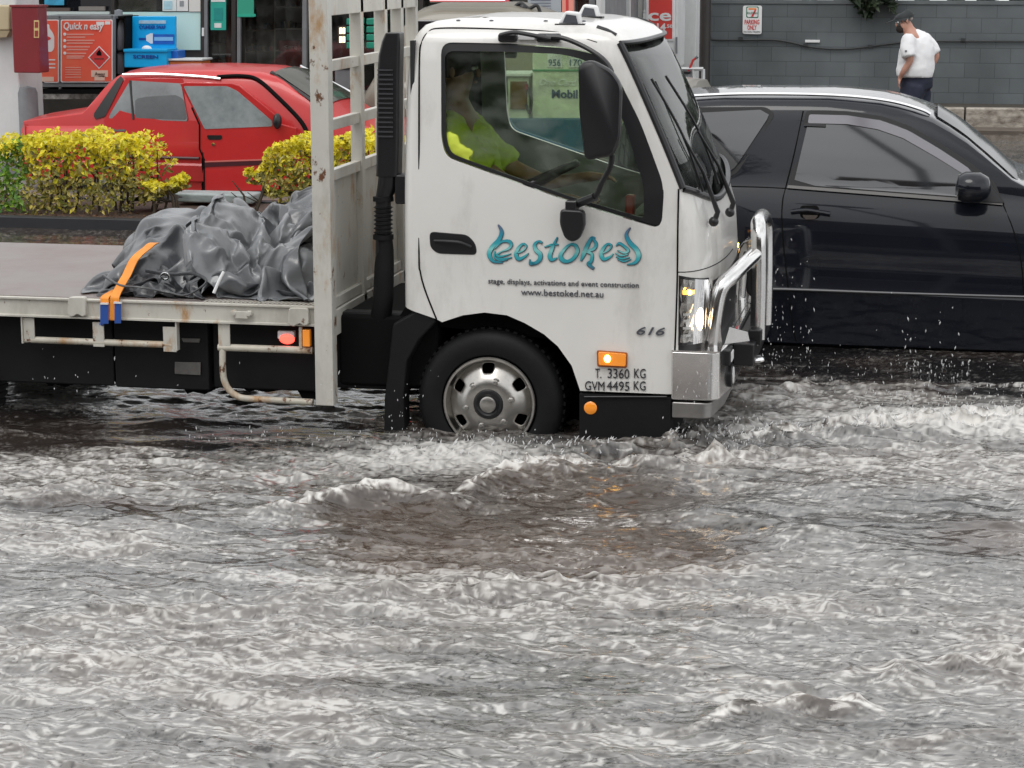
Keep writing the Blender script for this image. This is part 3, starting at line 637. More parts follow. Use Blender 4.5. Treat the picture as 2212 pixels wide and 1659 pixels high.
# ---- headboard
def col(uA,uB,y,z0,z1,name='headboard_post',dx=.07,mt=m_tray,dy=.06):
    x0=at(uA,400,y).x; x1=at(uB,400,y).x; return MB().box(x0,x1,y,y+dy,z0,z1).build(name,mt,truck,bevel=.004)
PX0,PX1=-2.862,-2.772
MB().box(PX0,PX1,YT-.03,YT+.05,.318,2.45).build('headboard_post',M('stained_cream_steel',(.60,.585,.53),.45,var=.14,vscale=2.5,rust=.55,rustscale=6,bump=.12,bscale=25,dirt=.9),truck,bevel=.005)
x0,x1=-2.845,-2.785
for y in (10.42,10.90,11.25,11.58):
    zb2=.56 if y<10.5 else .70
    MB().box(x0,x1,y,y+.055,zb2,2.45).build('headboard_post',m_tray,truck,bevel=.004)
zs_=[(.77,.82),(1.385,1.437),(1.625,1.676),(1.904,1.955)]
for za1,zb1 in zs_:
    for ya1,yb1 in ((YT+.05,10.42),(10.475,10.90),(10.955,11.25),(11.305,11.58)):
        MB().box(x0+.012,x1-.012,ya1,yb1,za1,zb1).build('headboard_rail',m_tray,truck,bevel=.003)
MB().box(x0+.02,x0+.026,YT+.05,11.58,.82,1.385).build('headboard_panel',m_tray,truck)
MB().box(x0+.005,x1,YT+.05,11.6,.64,.765).build('headboard_beam',m_tray,truck,bevel=.004)
MB().box(x0+.005,x1,YT+.05,11.6,2.165,2.45).build('headboard_beam',m_tray,truck,bevel=.004)
# ---- cab interior
m_int=M('dark_interior',(.02,.021,.022),.7,var=.3,vscale=6); m_int2=M('grey_interior',(.055,.058,.055),.6,var=.3,vscale=8)
b=MB(); b.box(-2.18,-1.78,9.98,10.45,.85,1.02); b.build('seat',m_int,truck,bevel=.04,seg=3)
MB().prism([(-2.22,9.98,1.0),(-2.10,9.98,1.0),(-2.22,9.98,1.58),(-2.34,9.98,1.58)],(0,.47,0)).build('seat_back',m_int,truck,bevel=.04,seg=3)
MB().box(-2.40,-2.30,10.1,10.33,1.60,1.80).build('headrest',m_int,truck,bevel=.03,seg=3)
MB().box(-2.18,-1.78,10.75,11.4,.85,1.02).build('seat',m_int,truck,bevel=.04,seg=3)
MB().prism([(-2.24,10.75,1.0),(-2.14,10.75,1.0),(-2.22,10.75,1.38),(-2.34,10.75,1.38)],(0,.65,0)).build('seat_back',m_int,truck,bevel=.04,seg=3)
MB().prism([(-1.48,9.93,.8),(-1.17,9.93,.8),(-1.18,9.93,1.22),(-1.32,9.93,1.26),(-1.44,9.93,1.20),(-1.48,9.93,1.05)],(0,1.57,0)).build('dashboard',m_int2,truck,bevel=.02)
MB().box(-2.42,-2.40,9.94,11.5,.8,2.05).build('rear_bulkhead',m_int,truck)
MB().box(-2.38,-1.50,9.97,11.47,2.035,2.045).build('headlining',m_int,truck)
MB().box(-2.4,-1.2,9.93,11.5,.78,.80).build('cab_carpet',m_int,truck)
b=MB(); sc_=at(1155,392,10.13); ax=Vector((-.36,-.50,.80)).normalized(); e1=Vector((0,1,0)); e2=ax.cross(e1).normalized()
b.tube([sc_+(e1*math.cos(t)+e2*math.sin(t))*0.215 for t in [2*math.pi*k/36 for k in range(36)]],.019,10,closed=True)
for t in (.3,2.84,4.71): b.tube([sc_-ax*.02,sc_+(e1*math.cos(t)+e2*math.sin(t))*.195],[.02,.012],8)
b.tube([sc_-ax*.02,sc_-ax*.12,sc_-ax*.25+Vector((.14,0,0))],.03,10); b.build('steering_wheel',m_black,truck)
MB().box(-1.40,-1.36,9.98,10.05,1.24,1.34).build('cup',M('red_can',(.5,.06,.04),.4),truck,bevel=.01)
# far door inner trim & papers on the dash
b=MB(); b.prism([(-1.30,10.35,1.262),(-1.18,10.45,1.235),(-1.20,10.62,1.24),(-1.32,10.55,1.266)],(0,0,.004)); b.build('paper',M('pale_cyan_paper',(.35,.62,.60),.6),truck)
# ================================================================ tarpaulin: real cloth physics, run once here
def drape():
    """a real tarpaulin sheet dropped in a heap over bundles: cloth physics, frozen as a mesh"""
    zt=.80; tmp=[]
    def collider(b,name):
        o=b.build(name,m_gap,None,smooth=False); c=o.modifiers.new('c','COLLISION'); o.collision.thickness_outer=.008; o.collision.thickness_inner=.05; o.collision.cloth_friction=30; tmp.append(o)
    b=MB(); b.box(-5.2,-2.6,9.3,12.2,zt-.3,zt); collider(b,'f')
    b=MB(); b.box(-2.865,-2.5,9.3,12,.5,2.2); collider(b,'w')
    b=MB(); b.box(-5,-2.6,9.5,9.815,zt-.2,zt+.6); collider(b,'w2')
    for (x0,y0,x1,y1,r0,r1,sz) in ((-4.0,10.05,-4.10,10.9,.17,.30,.95),(-3.62,10.05,-3.76,10.9,.16,.31,.95),(-3.42,10.80,-3.0,11.0,.33,.47,.95),(-3.22,10.15,-2.98,10.3,.20,.30,.95)):
        b=MB(); b.tube(smoothline([Vector((x0,y0,zt)),Vector(((x0+x1)/2,(y0+y1)/2,zt+(r1-r0)*.2)),Vector((x1,y1,zt))],4),[r0*sz*.6]+[r0*sz+(r1-r0)*sz*k/6 for k in range(7)]+[r1*sz*.6],14); collider(b,'l')
    n,m=58,62; r=np.random.default_rng(3); a=np.linspace(0,1,n); c=np.linspace(0,1,m); A,B=np.meshgrid(a,c,indexing='ij')
    def nz(fx,fy,p): return np.sin(A*fx+p+1.7*np.sin(B*fy*.6+p))*np.sin(B*fy+2*p+1.3*np.sin(A*fx*.5))
    h=.15*nz(9,7,.3)+.09*nz(16,13,1.1)+.03*nz(27,23,2.3)
    X=-4.36+1.46*A+.05*nz(13,17,.9); Y=9.83+1.62*B+.05*nz(17,15,1.9); Z=zt+.60+.12*A+h
    me=bpy.data.meshes.new('sheet'); idx=np.arange(n*m).reshape(n,m); q=np.stack([idx[:-1,:-1],idx[1:,:-1],idx[1:,1:],idx[:-1,1:]],-1).reshape(-1,4)
    me.from_pydata(np.stack([X,Y,Z],-1).reshape(-1,3).tolist(),[],q.tolist()); me.update()
    o=bpy.data.objects.new('sheet',me); put(o,None)
    cl=o.modifiers.new('cloth','CLOTH'); s=cl.settings; s.quality=6; s.mass=.4; s.tension_stiffness=25; s.compression_stiffness=25; s.shear_stiffness=12; s.bending_stiffness=2.0; s.air_damping=2; s.tension_damping=8; s.compression_damping=8; s.shear_damping=8
    cl.collision_settings.distance_min=.006; cl.collision_settings.collision_quality=2; cl.collision_settings.use_self_collision=True; cl.collision_settings.self_distance_min=.006
    SC.frame_start=1; SC.frame_end=80; cl.point_cache.frame_end=80
    for f in range(1,80+1): SC.frame_set(f)
    apply_mods(o); SC.frame_set(1)
    for t in tmp: bpy.data.objects.remove(t)
    co=np.empty(len(o.data.vertices)*3,np.float32); o.data.vertices.foreach_get('co',co); bpy.data.objects.remove(o); return co.reshape(-1,3).astype(float)
CL=drape()
# ================================================================ flood water
rng=np.random.default_rng(5)
WZ0=.19
def tilef(N,L,lmin,lmax,slope,aniso,rms):
    k=np.fft.fftfreq(N,L/N)*2*np.pi; kx,ky=np.meshgrid(k,k,indexing='ij'); K=np.hypot(kx,ky); K[0,0]=1
    amp=K**(-slope)*np.exp(-(2*np.pi/lmax/K)**4)*np.exp(-(K*lmin/(2*np.pi))**2)
    amp*=np.sqrt(aniso+(1-aniso)*(ky/K)**2); amp[0,0]=0
    Z=np.fft.fft2(rng.standard_normal((N,N)))*amp
    h=np.fft.ifft2(Z).real; s=rms/h.std(); Z*=s
    dx=np.fft.ifft2(-1j*kx/K*Z).real; dy=np.fft.ifft2(-1j*ky/K*Z).real; lap=np.fft.ifft2(K*Z).real
    return [a.astype(np.float32) for a in (h*s,dx,dy,lap)],L
def samp(T,X,Y,idx=(0,1,2,3)):
    arr,L=T; N=arr[0].shape[0]; a=(X/L*N)%N; b=(Y/L*N)%N; i=np.floor(a).astype(np.int32); j=np.floor(b).astype(np.int32); fa=a-i; fb=b-j; i%=N; j%=N; i2=(i+1)%N; j2=(j+1)%N
    return [arr[q][i,j]*(1-fa)*(1-fb)+arr[q][i2,j]*fa*(1-fb)+arr[q][i,j2]*(1-fa)*fb+arr[q][i2,j2]*fa*fb for q in idx]
T1=tilef(768,3.07,.040,.22,1.6,.22,.0056)
T2=tilef(512,7.9,.10,.9,2.1,.25,.0085)
T3=tilef(512,9.7,.4,4.0,1.6,.3,1.0)      # patchiness
T4=tilef(768,3.3,.022,.12,1.3,.30,1.0)    # fine foam web
def yrows():
    ys=[4.2]
    while ys[-1]<31:
        y=ys[-1]; ys.append(y+(y*y/4865*.86 if y<12.6 else y*y/4865*1.1)+.0006)
    return np.array(ys)
ys=yrows(); NXc=1180; ss=np.linspace(-.60,.27,NXc)
Yg,Sg=np.meshgrid(ys,ss,indexing='ij'); Xg=Yg*Sg
def crest(pts,z=WZ0):
    P=[onz(q[0],q[1],z+.5*q[2]*(len(q)>3 and q[2]<.5)) for q in pts]; return np.array([p.x for p in P]),np.array([p.y for p in P]),np.array([q[2] for q in pts]),np.array([q[3] for q in pts])
RID=[ # u, v, height, foam ; near width, far width
 ([(380,1102,0,0),(480,1098,.015,.3),(600,1088,.04,.7),(700,1068,.055,.8),(780,1053,.065,1),(860,1048,.06,.9),(930,1058,.04,.6),(1000,1075,.015,.2),(1080,1090,0,0)],.17,.05),
 ([(900,1065,0,0),(980,1050,.03,.6),(1030,1030,.06,1),(1085,1003,.09,1.1),(1150,992,.095,1.1),(1230,988,.09,1.1),(1330,992,.075,.9),(1430,990,.07,.8),(1560,978,.06,.7),(1700,970,.03,.3),(1900,965,0,0)],.24,.06),
 ([(0,1062,.02,.4),(150,1052,.03,.5),(280,1048,.03,.45),(430,1066,.025,.4),(600,1090,.0,.1)],.12,.06),
 ([(500,1290,0,0),(650,1280,.02,.3),(850,1264,.035,.6),(980,1262,.04,.75),(1100,1246,.05,.9),(1200,1244,.045,.7),(1400,1228,.035,.45),(1600,1220,.025,.3),(1900,1212,.012,.1),(2212,1200,0,0)],.16,.05),
 ([(1380,1575,0,.1),(1480,1555,.012,.5),(1560,1535,.03,.8),(1640,1520,.045,.9),(1720,1508,.05,.8),(1800,1499,.065,1),(1860,1502,.06,1.1),(1900,1518,.02,.9),(1930,1545,0,.2)],.085,.035),
 ([(1560,950,.02,.3),(1640,935,.045,.9),(1740,925,.05,.8),(1820,912,.065,1),(1950,900,.085,1.25),(2060,893,.09,1.3),(2212,886,.085,1.3),(2500,870,.08,1.2)],.20,.09),
 ([(1580,850,.02,.5),(1700,835,.035,.75),(1800,825,.02,.4),(1950,830,.02,.35),(2100,828,.03,.5),(2300,826,.03,.6)],.14,.1),
 ([(1760,1455,0,.1),(1860,1440,.02,.6),(1980,1425,.035,.8),(2100,1412,.04,.7),(2300,1405,.03,.5)],.11,.06),
 ([(0,1405,.01,.5),(120,1412,.03,.8),(230,1418,.03,.8),(300,1440,.01,.3),(360,1460,0,0)],.09,.05),
 ([(200,1330,0,0),(300,1318,.02,.5),(370,1308,.025,.6),(440,1305,.01,.3),(520,1300,0,0)],.08,.05),
 ([(520,1390,0,.1),(620,1380,.02,.6),(700,1370,.022,.6),(850,1385,.01,.4),(1100,1400,.01,.45),(1350,1430,.012,.6),(1550,1455,.01,.6),(1700,1480,.01,.5),(1800,1500,0,0)],.08,.05),
 ([(1350,1075,0,0),(1500,1100,.015,.0),(1650,1130,.022,.0),(1800,1160,.02,.0),(1900,1190,.0,.0)],.10,.12),
 ([(1350,1010,0,0),(1600,1015,.015,.0),(1900,1050,.02,.0),(2212,1080,.02,.0),(2400,1090,0,0)],.12,.14),
 ([(0,1540,0,.1),(200,1545,.012,.35),(420,1560,.01,.3),(600,1575,0,0)],.07,.05),
 ([(930,968,0,0),(1050,968,.03,.25),(1200,962,.045,.35),(1350,955,.055,.45),(1450,945,.06,.6),(1560,925,.05,.7),(1660,905,.02,.4),(1720,895,0,0)],.09,.10),
 ([(1700,1600,0,.0),(1900,1590,.015,.3),(2060,1580,.02,.5),(2250,1580,.01,.3)],.07,.05),
]
def band(x,y0,y1,s=.06): return 1/(1+np.exp(-(Yg-y0)/s))*1/(1+np.exp((Yg-y1)/s))
macro=np.zeros_like(Yg,dtype=np.float32); foamR=np.zeros_like(macro); faceR=np.zeros_like(macro)
wob=samp(T3,Xg*2.1+3,Yg*2.1,(0,))[0]; wob2=samp(T2,Xg*1.3,Yg*1.3+5,(0,))[0]/.0085
for pts,wn_,wf in RID:
    x,y,h,f=crest(pts); o=np.argsort(x); yc=np.interp(Xg,x[o],y[o])+wob*.022+wob2*.012; hh=np.interp(Xg,x[o],h[o],0,0); ff=np.interp(Xg,x[o],f[o],0,0)
    t=Yg-yc; w=np.where(t<0,wn_,wf*1.2); g=np.exp(-(t/w)**2); hh=hh*(.72+.26*wob2)
    macro+=(hh*g*.82).astype(np.float32); faceR=np.maximum(faceR,(np.clip(hh/.05,0,1)*np.exp(-((t+.6*wn_)/(1.3*wn_))**2)).astype(np.float32))
    macro-=(hh*.35*np.exp(-((t+wn_*2.0)/(wn_*1.1))**2)).astype(np.float32)
    foamR=np.maximum(foamR,(ff*np.exp(-((t+.012)/np.where(t<.0,wn_*.42,wf*.9))**2)).astype(np.float32))
def blob(u,v,ru,rv):
    c=onz(u,v,WZ0); a=onz(u+ru,v,WZ0); b_=onz(u,v-rv,WZ0); rx=abs(a.x-c.x); ry=abs(b_.y-c.y)
    return np.exp(-(((Xg-c.x)/rx)**2+((Yg-c.y)/ry)**2)**1.5).astype(np.float32)
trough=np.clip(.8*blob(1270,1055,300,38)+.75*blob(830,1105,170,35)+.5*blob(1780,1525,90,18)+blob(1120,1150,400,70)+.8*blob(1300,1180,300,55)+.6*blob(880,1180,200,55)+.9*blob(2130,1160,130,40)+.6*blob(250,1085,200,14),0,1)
calm=np.clip(blob(1900,1060,450,60),0,1)*.45
macro-=.035*np.clip(blob(1120,1150,400,70)+.8*blob(1300,1180,300,55),0,1)
churn=np.clip(blob(1056,965,260,45)+blob(1500,930,200,45)+.6*blob(760,1000,300,40)+1.2*blob(2050,910,350,30),0,1.6)
h1,dx1,dy1,l1=samp(T1,Xg*.62,Yg*1.05); h2,dx2,dy2,l2=samp(T2,Xg+11,Yg+3); pt,=samp(T3,Xg,Yg,(0,))
h1b,dx1b,dy1b,l1b=samp(T1,Xg*.60+Yg*.22+1.3,Yg*1.1-Xg*.14)
near=np.clip((13.5-Yg)/3,.35,1); sh=(Yg>12.6)
_dk0=np.clip(band(Xg,8.95+.78*np.clip((Xg+4.3)/1.9,0,1),10.0)*(Xg<-1.2),0,1)
A1=(1.0+.35*np.clip(pt,-1.2,1.5))*(1-calm)*(1-.7*_dk0)*(1+.7*churn)*near*(1+.9*np.clip(foamR,0,1)+.9*faceR)*np.where(foamR>.3,1.25,1); A2=(1+.4*churn)*near
Z=WZ0+(h1*.55+h1b*.35)*A1+h2*A2*.75+macro
X=Xg-(dx1*.6+dx1b*.4)*A1*1.0-dx2*A2*.9; Yv=Yg-(dy1*.6+dy1b*.4)*A1*1.0-dy2*A2*.9
Z+=np.clip(churn,0,1)*np.abs(h1b)*1.4
lap=(l1*.75+l1b*.6)*A1
crv=lap/lap.std()
# ---- air content and foam; both also carry painted reflections and glints
wx,=samp(T2,Xg*2.3+1,Yg*2.3,(0,)); wy,=samp(T2,Xg*2.1+6,Yg*2.6+2,(0,)); wx=wx/.0085*.018; wy=wy/.0085*.018
WXa,WYa=X+wx,Yv+wy
n1,=samp(T4,WXa*.62,WYa*1.35+2,(0,)); n2,=samp(T4,WXa*1.05+4,WYa*2.2,(0,)); n3,=samp(T4,WXa*.66+1.7,WYa*1.5+.4,(0,)); n4,=samp(T4,WXa*1.5+.3,WYa*2.8+.9,(0,))
lines=np.clip(.5+.42*n1+.25*n2,0,1); lines2=np.clip(1.1-np.abs(n2)*3.2,0,1); lines3=np.clip(1.1-np.abs(n3)*2.8,0,1)*np.clip(.15+1.1*n2,0,1)
st1,=samp(T2,X*.55+3,Yv*1.9,(0,)); st1=st1/.0085
dk_refl=band(Xg,8.95+.78*np.clip((Xg+4.3)/1.9,0,1)+.07*st1,10.02+.03*st1,.05)*(1/(1+np.exp((Xg+1.2)/.12)))  # dark reflection of truck and car, painted in as low air
dk_refl=np.maximum(dk_refl,np.clip(1.3*blob(1250,935,430,42),0,1)); dk_refl=np.maximum(dk_refl,.95*band(Xg,11.35+.1*st1,12.7)*(1/(1+np.exp(-(Xg+1.3)/.12))))
dk_refl=np.maximum(dk_refl,.8*blob(150,1090,230,16))
A0=.70+.14*np.clip(pt,-1,1)+.10*st1-.62*trough-.8*dk_refl+.35*np.clip(foamR,0,1)-.12*calm
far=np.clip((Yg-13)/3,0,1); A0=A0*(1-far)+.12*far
under=band(Xg,10.1,11.3,.05)*(1/(1+np.exp((Xg+2.7)/.15)))  # extra paleness painted in where the tray shades the water
aer_refl=np.clip(A0+.5*under+.12*n2+.10*n4+.10*n1-.75*lines3*(1-.5*foamR)+.03*crv,0,1)
foam=np.clip(.42*n1+.50*n2+.42*n4+.42*np.clip(pt,-1.2,1.3)+.36*st1-.60,0,1)*.60
foam*=np.clip(1-.72*trough-1.1*dk_refl,0.03,1)
foam=np.maximum(foam,np.clip((crv-2.0)*.45,0,.6)*np.clip(1-.6*trough-.7*dk_refl,0,1)*np.clip(pt+.4,0,1))
fr=np.clip(foamR,0,1.3); foam=np.maximum(foam,np.clip(fr*1.15-.42+.75*fr*(n1*.45+n2*.5+.45*n4),0,1))
foam=np.maximum(foam,np.clip(churn*.9-.45+.5*(lines+.4*n4)*np.clip(churn,0,1),0,1)*.85*np.clip(1-.8*dk_refl,0,1))
foam=np.clip(foam,0,1)*(1-far*.95)
silt=np.clip(.10+1.0*trough+.45*np.clip(foamR,0,1)+.18*np.clip(pt,-1,1)+.4*far,0,1)
ny,nx=Yg.shape; co=np.stack([X,Yv,Z],-1).reshape(-1,3).astype(np.float32)
idx=np.arange(ny*nx).reshape(ny,nx); q=np.stack([idx[:-1,:-1],idx[:-1,1:],idx[1:,1:],idx[1:,:-1]],-1).reshape(-1,4)
# outer skirt of the same water, a few centimetres lower
ex=np.array([[-40,-6,.03],[14,-6,.03],[14,34,.03],[-40,34,.03]],np.float32); nb=len(co); co=np.vstack([co,ex]); q=np.vstack([q,[[nb,nb+1,nb+2,nb+3]]]).astype(np.int32)
me=bpy.data.meshes.new('flood_water'); me.vertices.add(len(co)); me.vertices.foreach_set('co',co.ravel()); me.loops.add(q.size); me.loops.foreach_set('vertex_index',q.ravel())
me.polygons.add(len(q)); me.polygons.foreach_set('loop_start',np.arange(0,q.size,4,dtype=np.int32)); me.polygons.foreach_set('use_smooth',[True]*len(q)); me.update(calc_edges=True)
for nm,a in (('foam',foam),('silt',silt),('air_refl',aer_refl)):
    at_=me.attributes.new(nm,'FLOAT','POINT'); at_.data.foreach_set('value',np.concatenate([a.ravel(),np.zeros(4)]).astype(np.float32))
m_water=bpy.data.materials.new('flood_water'); m_water.use_nodes=True; N=m_water.node_tree.nodes; L=m_water.node_tree.links; b1=N['Principled BSDF']
b1.inputs['Roughness'].default_value=.07; b1.inputs['IOR'].default_value=1.66
a1=N.new('ShaderNodeAttribute'); a1.attribute_name='foam'; a2=N.new('ShaderNodeAttribute'); a2.attribute_name='silt'
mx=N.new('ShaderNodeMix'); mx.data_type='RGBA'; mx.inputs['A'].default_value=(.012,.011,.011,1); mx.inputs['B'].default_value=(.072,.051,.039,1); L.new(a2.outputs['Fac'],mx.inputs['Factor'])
a3=N.new('ShaderNodeAttribute'); a3.attribute_name='air_refl'; mxl=N.new('ShaderNodeMix'); mxl.data_type='RGBA'; mxl.inputs['A'].default_value=(.285,.275,.260,1); mxl.inputs['B'].default_value=(.165,.124,.098,1); L.new(a2.outputs['Fac'],mxl.inputs['Factor'])
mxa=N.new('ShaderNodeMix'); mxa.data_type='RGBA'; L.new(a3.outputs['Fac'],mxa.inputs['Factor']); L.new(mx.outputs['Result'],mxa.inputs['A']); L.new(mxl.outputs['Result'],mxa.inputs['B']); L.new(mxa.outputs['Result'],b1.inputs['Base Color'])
b2=N.new('ShaderNodeBsdfPrincipled'); b2.inputs['Base Color'].default_value=(.70,.68,.645,1); b2.inputs['Roughness'].default_value=.55
ms=N.new('ShaderNodeMixShader'); L.new(a1.outputs['Fac'],ms.inputs[0]); L.new(b1.outputs[0],ms.inputs[1]); L.new(b2.outputs[0],ms.inputs[2]); L.new(ms.outputs[0],N['Material Output'].inputs[0])
tcn=N.new('ShaderNodeTexCoord'); mpn=N.new('ShaderNodeMapping'); mpn.inputs['Scale'].default_value=(.55,1.4,1); nn=N.new('ShaderNodeTexNoise'); nn.inputs['Scale'].default_value=38; nn.inputs['Detail'].default_value=3; nn.inputs['Distortion'].default_value=.8
bpn=N.new('ShaderNodeBump'); bpn.inputs['Strength'].default_value=.25; bpn.inputs['Distance'].default_value=.006; L.new(tcn.outputs['Object'],mpn.inputs[0]); L.new(mpn.outputs[0],nn.inputs['Vector']); L.new(nn.outputs['Fac'],bpn.inputs['Height']); L.new(bpn.outputs[0],b1.inputs['Normal']); L.new(bpn.outputs[0],b2.inputs['Normal'])
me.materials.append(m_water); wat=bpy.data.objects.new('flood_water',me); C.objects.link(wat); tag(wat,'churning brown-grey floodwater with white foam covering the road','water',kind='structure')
def waterz(x,y):
    j=int(np.clip(np.searchsorted(ys,y),0,ny-1)); i=int(np.clip(np.searchsorted(ss,x/y),0,nx-1)); return float(Z[j,i])
# ---- road bed and forecourt
m_asph=M('wet_asphalt',(.05,.048,.046),.3,var=.3,vscale=3,bump=.2,bscale=80)
tag(MB().add([(-60,-20,0),(40,-20,0),(40,80,0),(-60,80,0)],[(0,1,2,3)]).build('road',m_asph,None),'wet asphalt road under the floodwater','road',kind='structure')
m_conc=M('wet_concrete',(.27,.25,.225),.35,var=.3,vscale=2,bump=.1,bscale=50,dirt=.6)
tag(MB().box(-40,-3.3,16.9,60,.02,.205).build('forecourt',m_conc,None,bevel=.02),'wet concrete forecourt in front of the shop','forecourt',kind='structure')
# ---- spray
m_drop=M('spray_water',(.80,.80,.80),.1,ior=1.33,trans=.3)
rnd=random.Random(3); b=MB()
def drop(p,r,st=1.0,lean=0):
    d=Vector((lean,0,1)).normalized(); a=Vector((0,1,0)); c=d.cross(a)
    vs=[p+d*r*st,p-d*r*st]+[p+(a*math.cos(t)+c*math.sin(t))*r*.75 for t in (0,1.57,3.14,4.71)]
    b.add(vs,[(0,2,3),(0,3,4),(0,4,5),(0,5,2),(1,3,2),(1,4,3),(1,5,4),(1,2,5)])
for (u0,u1,v0,v1,y0,y1,n,rm) in ((1640,1760,560,800,10.6,12.0,70,.0036),(1950,2100,690,860,11.6,12.2,60,.0050),(1700,2212,700,900,10.8,12.2,90,.0034),(1850,2212,830,910,10.6,11.2,160,.0042),(1430,1660,880,975,9.7,10.2,170,.0042),(1000,1300,930,990,9.55,9.75,120,.0036),(840,960,800,985,9.6,9.75,50,.0030),(0,840,760,860,9.7,9.75,26,.0035),(400,900,930,1030,9.4,9.7,70,.0038),(1520,1700,590,760,10.1,10.9,26,.0032),(1600,1760,620,900,10.4,11.4,50,.0032),(1450,1560,780,860,9.7,9.82,22,.0030)):
    for _ in range(n):
        uu=rnd.uniform(u0,u1); vv=v1-(v1-v0)*abs(rnd.gauss(0,.45)); p=at(uu,vv,rnd.uniform(y0,y1))
        if p.z<WZ0: p.z=WZ0+rnd.uniform(0,.04)
        drop(p,rm*rnd.uniform(.4,1.25),rnd.uniform(1.1,3.2),rnd.uniform(-.4,.4))
# torn foam tongues thrown up along the crests
def tongues(pts,n,hh,spread):
    x,y,h,f=crest(pts); o=np.argsort(x)
    for _ in range(n):
        xx=rnd.uniform(x.min(),x.max()); yy=float(np.interp(xx,x[o],y[o]))+rnd.uniform(-spread,spread)
        z0=waterz(xx,yy)-.004; H=hh*rnd.uniform(.3,1)*max(.3,float(np.interp(xx,x[o],f[o]))); l=rnd.uniform(-.6,.9)*H
        b.tube([(xx,yy,z0),(xx+l*.4,yy,z0+H*.55),(xx+l,yy+.01,z0+H)],[H*.16+.0015,H*.11+.001,.0006],5)
tongues(RID[5][0],300,.022,.12); tongues(RID[1][0],90,.012,.03); tongues([(850,975,0,1),(1000,975,0,1),(1300,965,0,1),(1620,925,0,1)],110,.026,.16)
sp=b.build('spray',m_drop,None,smooth=False); tag(sp,'white spray droplets flying above the churned water around the vehicles','spray',kind='stuff')
# ================================================================ generic car shell
def GI(h): return .08*h+.06*h*h
def carshell(name,mat,parent,xs,top,belt,zb,Y0,W,secs,crown=.03,gh_top=1.0,endround=.10):
    """xs: stations; top(x), belt(x): heights; secs: list of (z or None, inset) for the side; greenhouse points follow"""
    YCc=Y0+W/2; vs=[];fs=[]; n=None; xmin,xmax=xs[0],xs[-1]
    for x in xs:
        T=top(x); Bt=min(belt(x),T-.01); g=min(1,max(0,(T-Bt)/gh_top)); h=[]
        e=min((x-xmin),(xmax-x)); er=endround*(1-min(1,e/.35))**2
        for z,ins in secs: h.append((x,Y0+ins+er,min(zb+(Bt-zb)*z,Bt)))
        s0=secs[-1][1]
        tl=min(1,(T-Bt)/gh_top*3)
        for f,rn in ((.12,0),(.25,0),(.4,0),(.55,0),(.7,0),(.84,0),(.93,.012),(.98,.045),(1.0,.11)): h.append((x,Y0+s0+er+GI((T-Bt)*f/gh_top)+rn*tl,Bt+(T-Bt)*f))
        h.append((x,YCc-.25,T+crown*.8)); h.append((x,YCc,T+crown))
        ring_=h+[(a,2*YCc-b_,c) for a,b_,c in h[-2::-1]]; n=len(ring_); vs+=ring_
    for i in range(len(xs)-1):
        for k in range(n-1): fs.append((i*n+k,i*n+k+1,(i+1)*n+k+1,(i+1)*n+k))
        fs.append((i*n+n-1,i*n,(i+1)*n,(i+1)*n+n-1))
    fs+=[tuple(range(n)),tuple(range((len(xs)-1)*n,len(xs)*n))]
    b=MB(); b.v=vs;b.f=fs; return b.build(name,mat,parent,ang=28)
def interp(pts): 
    P=sorted(pts); a=[p[0] for p in P]; c=[p[1] for p in P]; return lambda x: float(np.interp(x,a,c))
def surfsolve(u,v,yf,off=0):
    y=yf(1.0,0)
    for _ in range(6): p=at(u,v,y); y=yf(p.z,p.x)
    return at(u,v,y-off)
def patch(name,pts,yf,off,mat,parent,t=.006,label=None,r=6,bevel=0):
    P=[surfsolve(u,v,yf,off) for u,v in (rounded(pts,r,3) if r else pts)]
    return MB().prism(P,(0,t,0)).build(name,mat,parent,label=label,ang=30)
def gridpatch(name,pts,yf,off,mat,parent,nr_=14,nc=14,r=6):
    P=rounded(pts,r,3) if r else pts; v0=min(p[1] for p in P)+.01; v1=max(p[1] for p in P)-.01; vs=[]; fs=[]
    for i in range(nr_+1):
        v=v0+(v1-v0)*i/nr_; xs=[]
        for k in range(len(P)):
            a,b_=P[k],P[(k+1)%len(P)]
            if (a[1]-v)*(b_[1]-v)<=0 and a[1]!=b_[1]: xs.append(a[0]+(b_[0]-a[0])*(v-a[1])/(b_[1]-a[1]))
        l,h=min(xs),max(xs)
        for j in range(nc+1): vs.append(surfsolve(l+(h-l)*j/nc,v,yf,off))
    for i in range(nr_):
        for j in range(nc): q=i*(nc+1)+j; fs.append((q,q+1,q+nc+2,q+nc+1))
    return MB().add(vs,fs).build(name,mat,parent,ang=180)
def screen(name,xa,xb,top,Y0,W,ea,eb,mat,parent,off=.012,crown=.03):
    YCc=Y0+W/2; vs=[]; fs=[]; n=10; m=8
    for i in range(m+1):
        t=i/m; x=xa+(xb-xa)*t; e=ea+(eb-ea)*t
        for j in range(n+1):
            y=Y0+e+(W-2*e)*j/n; d=min(y-Y0,Y0+W-y); z=top(x)+float(np.interp(d,[e,W/2-.25,W/2],[0,crown*.8,crown])); vs.append((x,y,z+off))
    for i in range(m):
        for j in range(n): q=i*(n+1)+j; fs.append((q,q+1,q+n+2,q+n+1))
    return MB().add(vs,fs).build(name,mat,parent,ang=180)
def wheel_simple(x,y,z,r,sgn,parent):
    o=MB().lathe((x,y,z),(0,-sgn,0),[(r*.62,-.01),(r*.9,.01),(r,-.03),(r,-.17),(r*.9,-.19)],32,caps=False).build('wheel',m_flat,parent)
    MB().lathe((x,y,z),(0,-sgn,0),[(r*.63,.0),(r*.58,-.02),(r*.2,.005),(.001,.005)],24).build('rim',m_steel,o)
